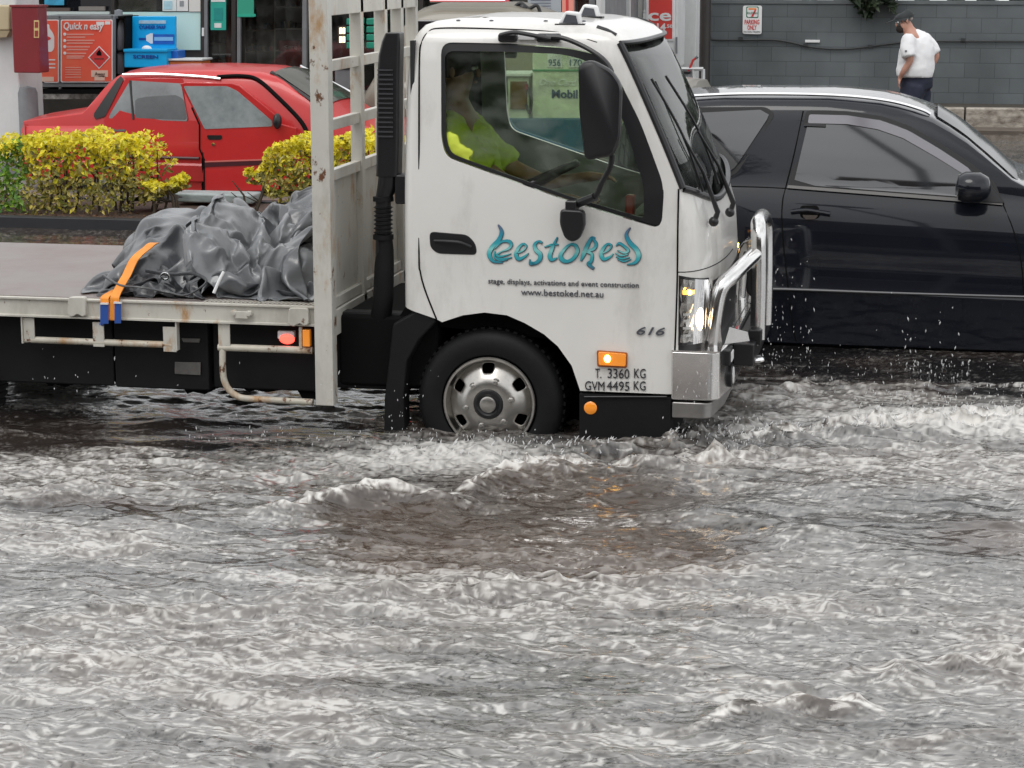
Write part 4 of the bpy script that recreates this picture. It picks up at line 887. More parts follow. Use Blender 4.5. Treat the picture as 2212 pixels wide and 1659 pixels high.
# ================================================================ dark wagon (two-door 4WD)
YV=12.5
suv=thing('dark_four_wheel_drive','dark navy two-door four wheel drive with tinted windows, wading past the truck','car',(-.2,13.3,0))
topP=[(at(u,v,12.8).x,at(u,v,12.75).z-.03) for u,v in ((1480,203),(1560,197),(1800,198),(1900,208),(1960,221),(2020,243),(2080,280),(2140,330),(2200,384))]
xr=topP[0][0]
topP=[(-1.98,.95),(-1.93,1.10),(-1.80,1.52),(-1.70,1.60)]+topP+[(.62,1.125),(.9,1.09),(1.5,1.02),(1.85,.93),(1.98,.70)]
sT=interp(topP); sB=interp([(-2,1.13),(-.9,1.15),(.5,1.085),(1.2,1.02),(1.9,.85),(2,.65)])
secs=[(0,.10),(.05,.03),(.28,.012),(.36,.0),(.375,-.004),(.39,.003),(.55,.0),(.72,.004),(.82,.018),(.90,.045),(.96,.075),(1.0,.095)]
zbS=.16
xs_=list(np.linspace(-1.98,-1.6,8))+list(np.linspace(-1.5,.4,20))+list(np.linspace(.46,1.98,18))
carshell('body',m_navy,suv,xs_,sT,sB,zbS,YV,1.74,secs,crown=.004,gh_top=.5)
def ysuv(z,x):
    T=sT(x); Bt=min(sB(x),T-.01); g=min(1,max(0,(T-Bt)/.5))
    if z<=Bt: return YV+float(np.interp((z-zbS)/(Bt-zbS),[a for a,_ in secs],[c for _,c in secs]))
    return YV+secs[-1][1]+GI((z-Bt)/.5)
m_wsc=M('dark_windscreen',(.01,.011,.012),.12,ior=1.18)
m_rub=M('window_rubber',(.012,.012,.012),.4)
patch('window_frame',[(1430,232),(1655,231),(1675,246),(1594,372),(1560,392),(1430,388)],ysuv,.004,m_rub,suv,r=10)
gridpatch('rear_side_window',[(1430,238),(1650,237),(1664,247),(1588,362),(1556,384),(1430,382)],ysuv,.010,m_dglass,suv,r=8)
patch('window_frame',[(1742,238),(1830,240),(1905,251),(1965,272),(2035,312),(2100,354),(2150,396),(2166,436),(1702,402)],ysuv,.004,m_rub,suv,r=8)
gridpatch('door_window',[(1750,246),(1830,248),(1902,259),(1960,280),(2028,320),(2092,362),(2118,392),(2116,428),(1714,398)],ysuv,.010,m_dglass,suv,r=8)
patch('weather_shield',[(1748,247),(1830,249),(1902,260),(1960,281),(2028,321),(2092,363),(2104,384),(2088,380),(2020,338),(1950,298),(1895,279),(1830,268),(1745,266)],ysuv,.020,M('smoky_acrylic',(.13,.12,.14),.06,ior=2.2),suv,t=.01,r=4)
patch('weather_shield_end',[(1738,266),(1784,268),(1784,274),(1736,272)],ysuv,.024,m_black,suv,r=2)
patch('belt_moulding',[(1702,400),(2118,431),(2166,437),(2166,443),(2110,438),(1700,406)],ysuv,.014,M('dull_trim',(.10,.095,.09),.35),suv,r=1)
def lineon(pts,yf,off,r,name,mat,par,k=6): MB().tube(smoothline([surfsolve(u,v,yf,off) for u,v in pts],k),r,6).build(name,mat,par)
lineon([(1735,240),(1716,330),(1698,402),(1690,440),(1690,500),(1700,600),(1712,700),(1720,735)],ysuv,.001,.004,'door_seam',m_gap,suv)
lineon([(2166,440),(2190,500),(2205,560),(2212,640),(2215,760)],ysuv,.001,.004,'door_seam',m_gap,suv)
lineon([(1600,624),(1700,625),(1900,632),(2100,638),(2300,643)],ysuv,.006,.007,'crease_highlight',M('crease_highlight_tone',(.10,.10,.105),.35,metal=.3),suv)  # thin strip that paints in the highlight along the side crease
lineon([(1560,402),(1640,404),(1700,407)],ysuv,.002,.003,'door_seam',m_gap,suv)
b=MB(); pts=[(1480,208),(1600,203),(1750,204),(1850,209),(1930,220),(1990,237),(2010,247)]
b.tube(smoothline([at(u,v,12.78) for u,v in pts],6),.010,8); b.build('roof_rail',m_chrome,suv)
P=[surfsolve(u,v,ysuv,.03) for u,v in ((1708,457),(1740,454),(1770,458),(1793,462))]
h=MB().tube(smoothline(P,5),.013,8).build('door_handle',m_navy,suv)
patch('handle_recess',rounded([(1728,444),(1768,444),(1772,470),(1750,476),(1728,470)],8,3),ysuv,.004,m_gap,h,r=0)
patch('handle_shine',rounded([(1732,464),(1768,465),(1760,474),(1740,474)],4,3),ysuv,.012,m_chrome,h,r=0)
# mirror
b=MB(); c=at(2105,405,YV-.06)
vs=[];n=20
for dx,s in ((-.10,.35),(-.09,.8),(-.05,1),(.03,.98),(.075,.7),(.09,.3)):
    for k in range(n):
        a=2*math.pi*k/n; vs.append((c.x+dx+.0*s,c.y+.10*s*math.cos(a),c.z+.085*s*math.sin(a)*(1.05)))
fs=[(i*n+k,i*n+(k+1)%n,(i+1)*n+(k+1)%n,(i+1)*n+k) for i in range(5) for k in range(n)]+[tuple(range(n)),tuple(range(5*n,6*n))]
mo=b.add(vs,fs).build('side_mirror',m_navy,suv)
MB().prism([surfsolve(u,v,ysuv,.02) for u,v in ((2090,425),(2130,385),(2170,438),(2110,436))],(0,.03,0)).build('mirror_mount',m_black,mo)
for x,s,yy in ((1.25,1,YV+.02),(-1.25,1,YV+.02),(1.25,-1,YV+1.72),(-1.25,-1,YV+1.72)): wheel_simple(x,yy,.33,.33,s,suv)
screen('windscreen',.03,.50,sT,YV,1.74,.34,.22,m_wsc,suv)
# ================================================================ red sedan
YR=19.5
red=thing('red_sedan','faded red older sedan with its front door ajar behind the yellow hedge','car',(-7,20.3,.2))
rt=[(at(u,v,YR+(.25 if 240<u<610 else .12)).x,at(u,v,Y).z-.02) for u,v,Y in ((51,250,20.0),(113,237,20.2),(180,227,20.2),(245,158,20.1),(262,150,20.1),(330,143,20.1),(450,141,20.1),(560,146,20.1),(600,156,20.1),(672,205,20.1),(735,248,20.1),(800,262,20.1),(940,290,20.1))]
rt=[(rt[0][0]-.015,.70)]+rt+[(rt[-1][0]+.08,.6)]
rT=interp(rt); x0r,x1r=rt[0][0],rt[-1][0]
rB=interp([(x0r,.82),(at(230,255,YR).x,.835),(at(600,275,YR).x,.80),(x1r,.70)])
rsec=[(0,.09),(.05,.03),(.3,.0),(.34,-.006),(.38,.006),(.55,.0),(.75,.004),(.88,.02),(.95,.04),(1,.07)]
zbR=.30
xs_=[x0r,x0r+.016]+list(np.linspace(x0r+.08,x1r-.08,52))+[x1r-.03,x1r]
body=carshell('body',m_red,red,xs_,rT,rB,zbR,YR,1.62,rsec,gh_top=.5,endround=.03)
def yred(z,x):
    T=rT(x); Bt=min(rB(x),T-.01); g=min(1,max(0,(T-Bt)/.5))
    if z<=Bt: return YR+float(np.interp((z-zbR)/(Bt-zbR),[a for a,_ in rsec],[c for _,c in rsec]))
    return YR+rsec[-1][1]+GI((z-Bt)/.5)
gridpatch('pillar_trim',[(258,164),(270,165),(225,256),(203,258),(202,246)],yred,.014,m_rub,red,r=3)
patch('rear_door_frame',[(272,170),(395,170),(404,260),(430,262),(430,300),(436,412),(300,408),(250,300),(224,262),(230,245)],yred,.010,m_red,red,r=3)
gridpatch('rear_door_window',[(281,174),(390,175),(406,262),(234,258),(238,246)],yred,.016,M('half_fogged_glass',(.15,.165,.17),.1,ior=2.0,var=.75,vscale=2.2),red,r=3)
gridpatch('seat',[(292,214),(330,206),(352,216),(380,204),(396,214),(404,259),(292,256)],yred,.019,M('dark_seat_patch',(.045,.05,.052),.15,ior=1.8,var=.5,vscale=6),red,r=5)  # flat dark patch on the glass, standing in for the dim seat inside
lineon([(281,174),(288,258)],yred,.022,.012,'window_divider',m_rub,red)
lineon([(436,262),(441,310),(438,350),(440,408)],yred,.012,.012,'door_seam',m_gap,red)
lineon([(265,161),(340,160),(430,165),(476,170)],yred,.02,.012,'drip_rail',m_chrome,red)
lineon([(470,166),(520,164),(556,172),(600,210),(650,262),(668,300)],yred,.006,.02,'door_opening_seal',m_gap,red)
lineon([(262,337),(350,340),(430,342)],yred,.014,.014,'rub_strip',M('dark_red_strip',(.06,.01,.015),.4),red)
P=[surfsolve(u,v,yred,.013) for u,v in rounded([(238,274),(270,275),(272,284),(242,284)],4,3)]; MB().prism(P,(0,.01,0)).build('door_handle',m_black,red)
# open front door: swings out from the hinge at the front
uh,ur=648,392
def yd_(u): return YR-.30*(uh-u)/(uh-ur)-.015
def dp(u,v,off=0): return at(u,v,yd_(u)-off)
door=[(388,181),(400,178),(500,180),(517,185),(600,252),(606,268),(640,277),(640,308),(640,412),(441,414),(441,360),(438,330),(431,322),(431,270),(414,232)]
o=MB().prism([dp(u,v) for u,v in door],(0,.05,0)).build('front_door',m_red,red,bevel=.008,label='front passenger door swung open')
MB().prism([dp(u,v,.006) for u,v in rounded([(396,186),(490,186),(512,196),(588,262),(588,273),(442,279)],4,3)],(0,.01,0)).build('window_glass',M('fogged_glass',(.34,.37,.38),.18,ior=1.8,var=.45,vscale=6,col2=(.20,.23,.24)),o)
MB().prism([dp(u,v,.006) for u,v in rounded([(446,292),(480,292),(479,302),(450,302)],4,3)],(0,.01,0)).build('door_handle',m_black,o)
MB().lathe(dp(461,312,.004),(0,-1,0),[(.018,0),(.016,.006),(.001,.008)],12).build('key_lock',m_chrome,o)
MB().prism([dp(u,v,.008) for u,v in ((441,352),(640,345),(640,353),(441,361))],(0,.01,0)).build('rub_strip',bpy.data.materials['dark_red_strip'],o)
MB().prism([dp(u,v,.007) for u,v in ((441,348),(640,341),(640,344),(441,351))],(0,.01,0)).build('rub_strip_highlight',M('pink_highlight_strip',(.55,.16,.14),.4),o)  # paler strip painted in as the highlight above the rub strip
MB().ball(dp(599,262,.05),.075,sc=(.55,.8,1)).build('side_mirror',m_black,o)
MB().tube([dp(414,232,.004),dp(431,270,.004),dp(431,322,.004),dp(441,345,.004),dp(441,412,.004)],.008,6).build('door_edge',m_gap,o)
# windscreen
xa=at(600,158,20.1).x; xb=at(733,246,20.1).x
screen('windscreen',xa+.04,xb-.03,rT,YR,1.62,.30,.17,M('pale_windscreen',(.10,.105,.085),.08,ior=2.0,var=.5,vscale=4,stretch=(1,3,1)),red,.014,.03)
MB().tube([(xa+.02,YR+.33,rT(xa)+.01),(xb-.01,YR+.10,rT(xb)+.01)],.018,6).build('windscreen_trim',m_rub,red)
MB().tube([(xa+.02,YR+1.28,rT(xa)+.02),(xb-.01,YR+1.53,rT(xb)+.02)],.018,6).build('windscreen_trim',m_chrome,red)
for x,s,yy in ((x0r+.8,1,YR+.03),(x1r-.8,1,YR+.03),(x0r+.8,-1,YR+1.6),(x1r-.8,-1,YR+1.6)): wheel_simple(x,yy,.46,.28,s,red)
b=MB(); b.box(x0r+.5,x1r-.5,YR+.1,YR+1.5,.28,.34); b.build('underbody',m_gap,red)
MB().prism([surfsolve(u,v,yred,.012) for u,v in ((49,270),(53,268),(54,300),(50,300))],(0,.02,0)).build('tail_light',M('tail_lens',(.4,.02,.02),.2,coat=1),red)
# ================================================================ tarpaulin on the tray; lit and shaded sides put into separate tones
m_tarp=M('shaded_grey_tarpaulin',(.105,.110,.118),.27,var=.30,vscale=1.6,col2=(.06,.064,.070),bump=.16,bscale=40,ior=1.75)
m_tarp3=M('lit_grey_tarpaulin',(.22,.228,.238),.28,var=.30,vscale=1.6,col2=(.13,.137,.146),bump=.16,bscale=40,ior=1.7)
m_tarp2=M('dark_tarpaulin',(.035,.037,.042),.30,var=.30,vscale=3.0,bump=.30,bscale=45,ior=1.65)
def sheet(name,mat,parent,fn):
    co=fn(CL.copy()); idx=np.arange(58*62).reshape(58,62); q=np.stack([idx[:-1,:-1],idx[1:,:-1],idx[1:,1:],idx[:-1,1:]],-1).reshape(-1,4)
    me=bpy.data.meshes.new(name); me.from_pydata(co.tolist(),[],q.tolist()); me.update(); me.materials.append(mat); me.polygons.foreach_set('use_smooth',[True]*len(q))
    o=bpy.data.objects.new(name,me); put(o,parent); sb=o.modifiers.new('ss','SUBSURF'); sb.levels=sb.render_levels=2; so=o.modifiers.new('th','SOLIDIFY'); so.thickness=.002; return o
tarp=sheet('tarpaulin',m_tarp,None,lambda c:c*np.array([.90,1,1.12])+np.array([-.215,-.0,-.098]))
tag(tarp,'crumpled dark grey tarpaulin heaped on the truck tray against the headboard','tarpaulin')
def f2(c):
    x,y,z=c.T; x2=-2.872-(x+4.44)*.50; return np.stack([x2,9.835+(11.46-y)*.42,.806+(z-.81)*.82],1)
sheet('folded_corner',m_tarp3,tarp,f2)
def f4(c):
    x,y,z=c.T; return np.stack([-2.872-(x+4.44)*.50,9.95+(11.46-y)*.92,.806+(z-.81)*.97],1)
sheet('loose_sheet',m_tarp3,tarp,f4)
def f3(c):
    x,y,z=c.T; return np.stack([-3.42-(-2.96-x)*.42,9.83+(y-9.83)*.28,.806+(z-.81)*.36],1)
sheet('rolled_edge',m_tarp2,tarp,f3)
_tx=CL*np.array([.90,1,1.12])+np.array([-.215,-.0,-.098])
def tarpz(x,y):
    d=np.hypot(_tx[:,0]-x,_tx[:,1]-y)<.05; return float(_tx[d,2].max()) if d.any() else zt_+.003
hem=MB(); pts=[(-3.97,9.90,.90),(-3.86,9.835,.865),(-3.75,9.82,.86),(-3.62,9.85,.835),(-3.52,9.80,.83),(-3.45,9.80,.86),(-3.42,9.84,.90),(-3.50,9.88,.925),(-3.62,9.90,.915),(-3.75,9.90,.93)]
hem.tube(smoothline([Vector(p) for p in pts],6),.009,8,flat=.6); hem.build('hem_cord',m_tarp2,tarp)
MB().tube(smoothline([Vector(p) for p in ((-3.37,9.80,.845),(-3.35,9.82,.90),(-3.33,9.84,.945))],4),.008,8).build('white_rope',m_whitep,tarp)
MB().tube([Vector((-3.625+.02*math.cos(t),9.83,.915+.016*math.sin(t))) for t in [k*.5236 for k in range(12)]],.005,6,closed=True).build('eyelet',m_chrome,tarp)
# strap
m_strap=M('orange_webbing',(.95,.32,.03),.5,var=.25,vscale=14,bump=.2,bscale=200); m_blue=M('blue_hook',(.03,.09,.35),.35,coat=.3)
def ribbon(pts,w,name,mat,par,t=.004):
    P=smoothline([Vector(p) for p in pts],5); vs=[]
    for p in P:
        for dz in (0,t): vs+= [p+Vector((-w/2,-dz,dz)),p+Vector((w/2,-dz,dz))]
    fs=[]
    for i in range(len(P)-1):
        a=4*i; c=a+4; fs+=[(a,a+1,c+1,c),(a+2,c+2,c+3,a+3),(a,c,c+2,a+2),(a+1,a+3,c+3,c+1)]
    fs+=[(0,2,3,1),(4*len(P)-4,4*len(P)-3,4*len(P)-1,4*len(P)-2)]
    return MB().add(vs,fs).build(name,mat,par)
st=thing('ratchet_strap','orange ratchet strap with blue hooks holding the grey tarpaulin to the tray edge','strap',(-3.9,9.78,.80))
A=at(250,642,YT-.02)
def over(x0,y0,x1,y1,n=12): 
    out=[]
    for k in range(n+1):
        t=k/n; x=x0+(x1-x0)*t; y=y0+(y1-y0)*t; out.append((x,y,tarpz(x,y)+.012))
    return out
T_=at(335,530,10.12)
l=over(T_.x,10.12,A.x+.01,9.86,9); l=[l[0]]+[(x,y,(l[max(i-1,0)][2]+z+l[min(i+1,len(l)-1)][2])/3+.012) for i,(x,y,z) in enumerate(l)][1:]
l+=[(A.x,YT-.02,zt_+.02),(A.x-.002,YT-.030,zt_-.02),(A.x-.004,YT-.033,zt_-.10)]
ribbon(l,.045,'webbing',m_strap,st)
B=at(228,642,YT-.02); ribbon([(A.x-.0,9.93,zt_+.06),(B.x+.02,9.85,zt_+.03),(B.x,YT-.02,zt_+.012),(B.x,YT-.030,zt_-.02),(B.x-.0,YT-.033,zt_-.10)],.042,'webbing',m_strap,st)
for u0,u1,v0,v1 in ((216,234,657,700),(247,261,655,699)):
    p=[at(u0,v0,YT-.042),at(u1,v0,YT-.042),at(u1,v1,YT-.042),at(u0,v1,YT-.042)]
    o=MB().prism(p,(0,.008,0)).build('hook',m_blue,st,bevel=.003)
    q=at((u0+u1)/2,v0,YT-.045); MB().box(q.x-.02,q.x+.02,YT-.048,YT-.036,q.z-.002,q.z+.006).build('hook_label',m_whitep,o)
MB().tube([at(216,700,YT-.04),at(222,703,YT-.02),at(226,690,YT+.0)],.006,6).build('hook_wire',m_blue,st)
# ================================================================ block wall, kerb, sign, cable
m_wall=bpy.data.materials.new('painted_block_wall'); m_wall.use_nodes=True; N=m_wall.node_tree.nodes; L=m_wall.node_tree.links; b=N['Principled BSDF']; b.inputs['Roughness'].default_value=.6
tc=N.new('ShaderNodeTexCoord'); mp=N.new('ShaderNodeMapping'); mp.inputs['Rotation'].default_value=(R(90),0,0); mp.inputs['Scale'].default_value=(1,1,1)
br=N.new('ShaderNodeTexBrick'); br.inputs['Scale'].default_value=1; br.inputs['Brick Width'].default_value=.40; br.inputs['Row Height'].default_value=.20; br.inputs['Mortar Size'].default_value=.0045; br.inputs['Mortar Smooth'].default_value=.3
br.inputs['Color1'].default_value=(.098,.112,.118,1); br.inputs['Color2'].default_value=(.112,.127,.133,1); br.inputs['Mortar'].default_value=(.062,.070,.074,1)
nz=N.new('ShaderNodeTexNoise'); nz.inputs['Scale'].default_value=1.1; nz.inputs['Detail'].default_value=8; mr=N.new('ShaderNodeMapRange'); mr.inputs['To Min'].default_value=.72; mr.inputs['To Max'].default_value=1.25; mr.inputs['From Min'].default_value=.3; mr.inputs['From Max'].default_value=.7
mx=N.new('ShaderNodeMix'); mx.data_type='RGBA'; mx.blend_type='MULTIPLY'; mx.inputs['Factor'].default_value=1
L.new(tc.outputs['Object'],mp.inputs[0]); L.new(mp.outputs[0],br.inputs['Vector']); L.new(tc.outputs['Object'],nz.inputs['Vector']); L.new(nz.outputs['Fac'],mr.inputs['Value']); L.new(br.outputs['Color'],mx.inputs['A']); L.new(mr.outputs[0],mx.inputs['B']); L.new(mx.outputs['Result'],b.inputs['Base Color'])
bp=N.new('ShaderNodeBump'); bp.inputs['Strength'].default_value=.4; bp.inputs['Distance'].default_value=.01; L.new(br.outputs['Fac'],bp.inputs['Height']); bp.invert=True; L.new(bp.outputs[0],b.inputs['Normal'])
YW=30.0
zw0=at(2000,226,YW).z; zw1=at(1900,9,YW).z; xw0=at(1528,100,YW).x
w=MB().box(xw0,30,YW,YW+.2,zw0-.6,zw1).build('block_wall',m_wall,None,bevel=.01); tag(w,'long dark grey painted block wall behind the pedestrian','wall')
MB().box(xw0-.02,30,YW-.015,YW+.215,zw1,zw1+.05).build('wall_cap',M('wall_cap_grey',(.13,.145,.15),.6,var=.3),w)
# garden bed path of earth in front of the wall
tag(MB().box(xw0-.1,30,29.2,29.99,-.02,zw0+.02).build('garden_bed',M('bark_mulch',(.07,.058,.045),.8,var=.5,vscale=12,bump=.5,bscale=30),None),'strip of wet bark and earth at the foot of the grey wall','garden bed',kind='structure')
m_kerb=M('weathered_white_kerb',(.50,.46,.40),.6,var=.3,vscale=6,col2=(.10,.075,.055),bump=.3,bscale=20,stretch=(1,1,2))
k=MB(); x=at(1700,235,29.1).x
while x<8: k.box(x,x+1.15,29.0,29.2,zw0-.32,zw0+.03); x+=1.17
tag(k.build('kerb',m_kerb,None,bevel=.02),'chipped white painted kerb at the foot of the grey wall','kerb',kind='structure')
tag(MB().box(xw0-2.0,30,28.4,29.0,.0,.22).build('gutter_edge',M('muddy_concrete',(.13,.105,.085),.4,var=.4,vscale=5,bump=.3,bscale=20),None),'muddy concrete edge below the white kerb','gutter',kind='structure')
cb=thing('wall_cable','dark cable sagging along the grey block wall','cable',(at(1530,100,YW)+Vector((0,-.04,0))))
pts=[(1531,18),(1531,60),(1534,78),(1542,86),(1600,86),(1670,86),(1710,92),(1750,101),(1800,106),(1850,104),(1920,95),(1970,90),(2050,89),(2400,90)]
MB().tube(smoothline([at(u,v,YW-.03) for u,v in pts],5),.013,8).build('cable',M('cable_grey',(.03,.032,.034),.5),cb)
b=MB()
for u,v in ((1600,84),(1740,98),(1880,101),(2080,87)): q=at(u,v,YW-.02); b.box(q.x-.03,q.x+.03,YW-.045,YW,q.z-.012,q.z+.028)
b.build('cable_clip',bpy.data.materials['cable_grey'],cb)
b=MB(); q=at(1755,89,YW-.01); tag(b.box(q.x-.10,q.x+.10,YW-.025,YW+.0,q.z-.018,q.z+.018).build('wall_bracket',m_whitep,None,bevel=.004),'small pale bracket on the grey wall just above the sagging cable','bracket')
YS_=YW-.03
sg=thing('parking_sign','white parking only sign with a striped number seven on the grey wall','sign',at(1625,40,YS_))
MB().uv(rounded([(1605,12),(1646,12),(1645,74),(1604,73)],5,4),YS_,.012).build('sign_board',M('sign_white',(.80,.80,.80),.35),sg)
m_sr=M('sign_red',(.62,.05,.05),.4); m_sg=M('sign_green',(.02,.17,.09),.4); m_so=M('sign_orange',(.85,.25,.04),.4)
MB().uv(rounded([(1612,14),(1639,14),(1638,39),(1612,38)],3,3),YS_-.004,.003).build('logo_border',m_sg,sg)
MB().uv(rounded([(1614,16),(1637,16),(1636.5,37),(1614,36.5)],3,3),YS_-.007,.003).build('logo_field',bpy.data.materials['sign_white'],sg)
MB().uv([(1617,17.5),(1634,17.5),(1634,21),(1617,21)],YS_-.010,.003).build('logo_seven',m_so,sg)
MB().uv([(1630,21),(1634,21),(1627,36),(1622,36)],YS_-.010,.003).build('logo_seven',m_sr,sg)
text('logo_lettering','ELEVEn',m_sg,sg,1614.5,29.5,YS_-.010,4,width=22)
text('sign_lettering','PARKING',m_sr,sg,1608.5,52,YS_-.001,9.5,width=32,bold=.02); text('sign_lettering','ONLY',m_sr,sg,1614.5,64,YS_-.001,9.5,width=20,bold=.02)
text('sign_lettering','NO THRU TRAFFIC',m_txt,sg,1606.5,70,YS_-.001,3,width=36)
# ================================================================ hanging foliage over the wall, dark greenery behind
def leafmesh(P,Nn,size,name,mat,parent,asp=.5,seed=1,curl=.25):
    """P: points, Nn: rough outward directions"""
    r=np.random.default_rng(seed); P=np.asarray(P,float); n=len(P); d=np.asarray(Nn,float)+r.normal(0,.55,(n,3)); d/=np.linalg.norm(d,axis=1)[:,None]
    t=r.normal(0,1,(n,3)); t-=d*(t*d).sum(1)[:,None]; t/=np.linalg.norm(t,axis=1)[:,None]; s=np.cross(d,t); z=size*r.uniform(.6,1.35,(n,1))
    v=np.stack([P-t*z*.5,P+s*z*asp*.5+d*z*curl*.3,P+t*z*.5-d*z*curl*.5,P-s*z*asp*.5+d*z*curl*.3],1).reshape(-1,3)
    f=np.arange(4*n).reshape(-1,4); me=bpy.data.meshes.new(name); me.from_pydata([tuple(x) for x in v.tolist()],[],[tuple(x) for x in f.tolist()]); me.update()
    a=me.attributes.new('tone','FLOAT','POINT'); a.data.foreach_set('value',np.repeat(r.uniform(0,1,n),4).astype(np.float32))
    me.materials.append(mat); o=bpy.data.objects.new(name,me); put(o,parent); return o
def leafmat(name,cols,rough=.35,trans=.25):
    m=bpy.data.materials.new(name); m.use_nodes=True; N=m.node_tree.nodes; L=m.node_tree.links; b=N['Principled BSDF']; b.inputs['Roughness'].default_value=rough
    a=N.new('ShaderNodeAttribute'); a.attribute_name='tone'; r=N.new('ShaderNodeValToRGB'); e=r.color_ramp.elements; e[0].color=(*cols[0],1); e[1].color=(*cols[-1],1)
    for i,c in enumerate(cols[1:-1]): q=e.new((i+1)/(len(cols)-1)); q.color=(*c,1)
    L.new(a.outputs['Fac'],r.inputs[0]); L.new(r.outputs[0],b.inputs['Base Color']); t=N.new('ShaderNodeBsdfTranslucent'); L.new(r.outputs[0],t.inputs[0]); mx=N.new('ShaderNodeMixShader'); mx.inputs[0].default_value=trans
    L.new(b.outputs[0],mx.inputs[1]); L.new(t.outputs[0],mx.inputs[2]); L.new(mx.outputs[0],N['Material Output'].inputs[0]); return m
m_dgreen=leafmat('dark_green_leaves',[(.012,.022,.010),(.03,.05,.022),(.06,.08,.045),(.02,.035,.02)])
r_=np.random.default_rng(4)
def shrub(name,label,u0,u1,vtop,vbot,Y,n,mat,size,seed,cat='shrub',group=None,depth=.5,stemz=None):
    a=at(u0,vbot,Y); c=at(u1,vtop,Y); root=thing(name,label,cat,((a.x+c.x)/2,Y+depth/2,a.z),group)
    r=np.random.default_rng(seed); X=r.uniform(a.x,c.x,n); Yy=Y+r.uniform(0,depth,n); hh=(c.z-a.z)*(.75+.3*np.sin(X*5+seed)*.5+.25*r.uniform(-1,1,n)); Zz=c.z-(c.z-a.z)*r.uniform(0,1,n)**.8*(.6+.4*np.sin(X*7.3+seed)**2)
    leafmesh(np.stack([X,Yy,Zz],1),np.tile([0,-.6,.6],(n,1)),size,'foliage',mat,root,seed=seed)
    b=MB()
    for k in range(6):
        x=r.uniform(a.x,c.x); b.tube([(x,Y+depth*.6,c.z+.1),(x+r.uniform(-.2,.2),Y+depth*.3,a.z+.1)],[.012,.005],5)
    b.build('stem',M('stem_brown',(.05,.035,.02),.7),root); return root
shrub('wall_shrub','dark green creeper drooping over the top of the grey wall above the man in white',1835,1935,-60,38,YW-.35,650,m_dgreen,.16,2)
shrub('wall_shrub','low dark hedge rising behind the right end of the grey wall',1945,2450,-90,14,YW+.25,2200,m_dgreen,.17,3,depth=1.0)
shrub('wall_shrub','shaded green bush behind the left end of the grey wall beside the white post',1560,1840,-90,14,YW+.25,1300,m_dgreen,.17,5,depth=1.0)
# ================================================================ planter with yellow hedges
m_planter=M('dark_planter_wall',(.022,.023,.027),.55,var=.3,vscale=3); m_soil=M('wet_mulch',(.085,.045,.030),.75,var=.6,vscale=25,col2=(.030,.018,.012),bump=.7,bscale=45)
YP=16.9
pl=thing('planter','low dark walled planter bed of mulch beside the road','planter',(-7,17.3,.2))
z0=at(150,506,YP).z; z1=at(150,471,YP).z
MB().box(-14,-3.6,YP,YP+.12,z0-.1,z1).build('planter_wall',m_planter,pl,bevel=.01)
MB().box(-14,-3.6,YP+.12,YP+1.5,z0-.1,z1-.02).build('soil',m_soil,pl)
b=MB(); rr=random.Random(8)
for _ in range(500):
    x=rr.uniform(-8.6,-3.8); y=rr.uniform(YP+.13,YP+.6); s=rr.uniform(.012,.035); q=Vector((x,y,z1-.018)); d=Vector((rr.uniform(-1,1),rr.uniform(-1,1),rr.uniform(0,.5))).normalized()*s
    e=Vector((-d.y,d.x,0))*.5; b.add([q-d,q+e,q+d,q-e],[(0,1,2,3)])
b.build('fallen_leaves',leafmat('dry_leaves',[(.20,.11,.06),(.30,.20,.12),(.12,.06,.04)]),pl,smooth=False)
MB().box(-14,-3.6,YP+1.5,YP+1.62,z0-.1,z1+.0).build('planter_wall',m_planter,pl,bevel=.01)
tag(MB().box(-14,-3.4,16.0,YP-.003,-.02,z0+.0).build('footpath',M('tan_wet_concrete',(.30,.26,.20),.4,var=.35,vscale=5,dirt=.8,bump=.2,bscale=30),None,bevel=.02),'tan concrete kerb strip in front of the dark planter','kerb',kind='structure')
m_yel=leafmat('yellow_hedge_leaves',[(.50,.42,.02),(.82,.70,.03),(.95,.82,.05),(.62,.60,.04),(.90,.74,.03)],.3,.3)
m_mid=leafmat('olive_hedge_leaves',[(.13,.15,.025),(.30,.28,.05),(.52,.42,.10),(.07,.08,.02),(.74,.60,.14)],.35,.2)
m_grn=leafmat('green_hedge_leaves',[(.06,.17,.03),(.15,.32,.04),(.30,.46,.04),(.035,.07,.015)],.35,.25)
m_twig=M('hedge_twig',(.06,.045,.03),.8)
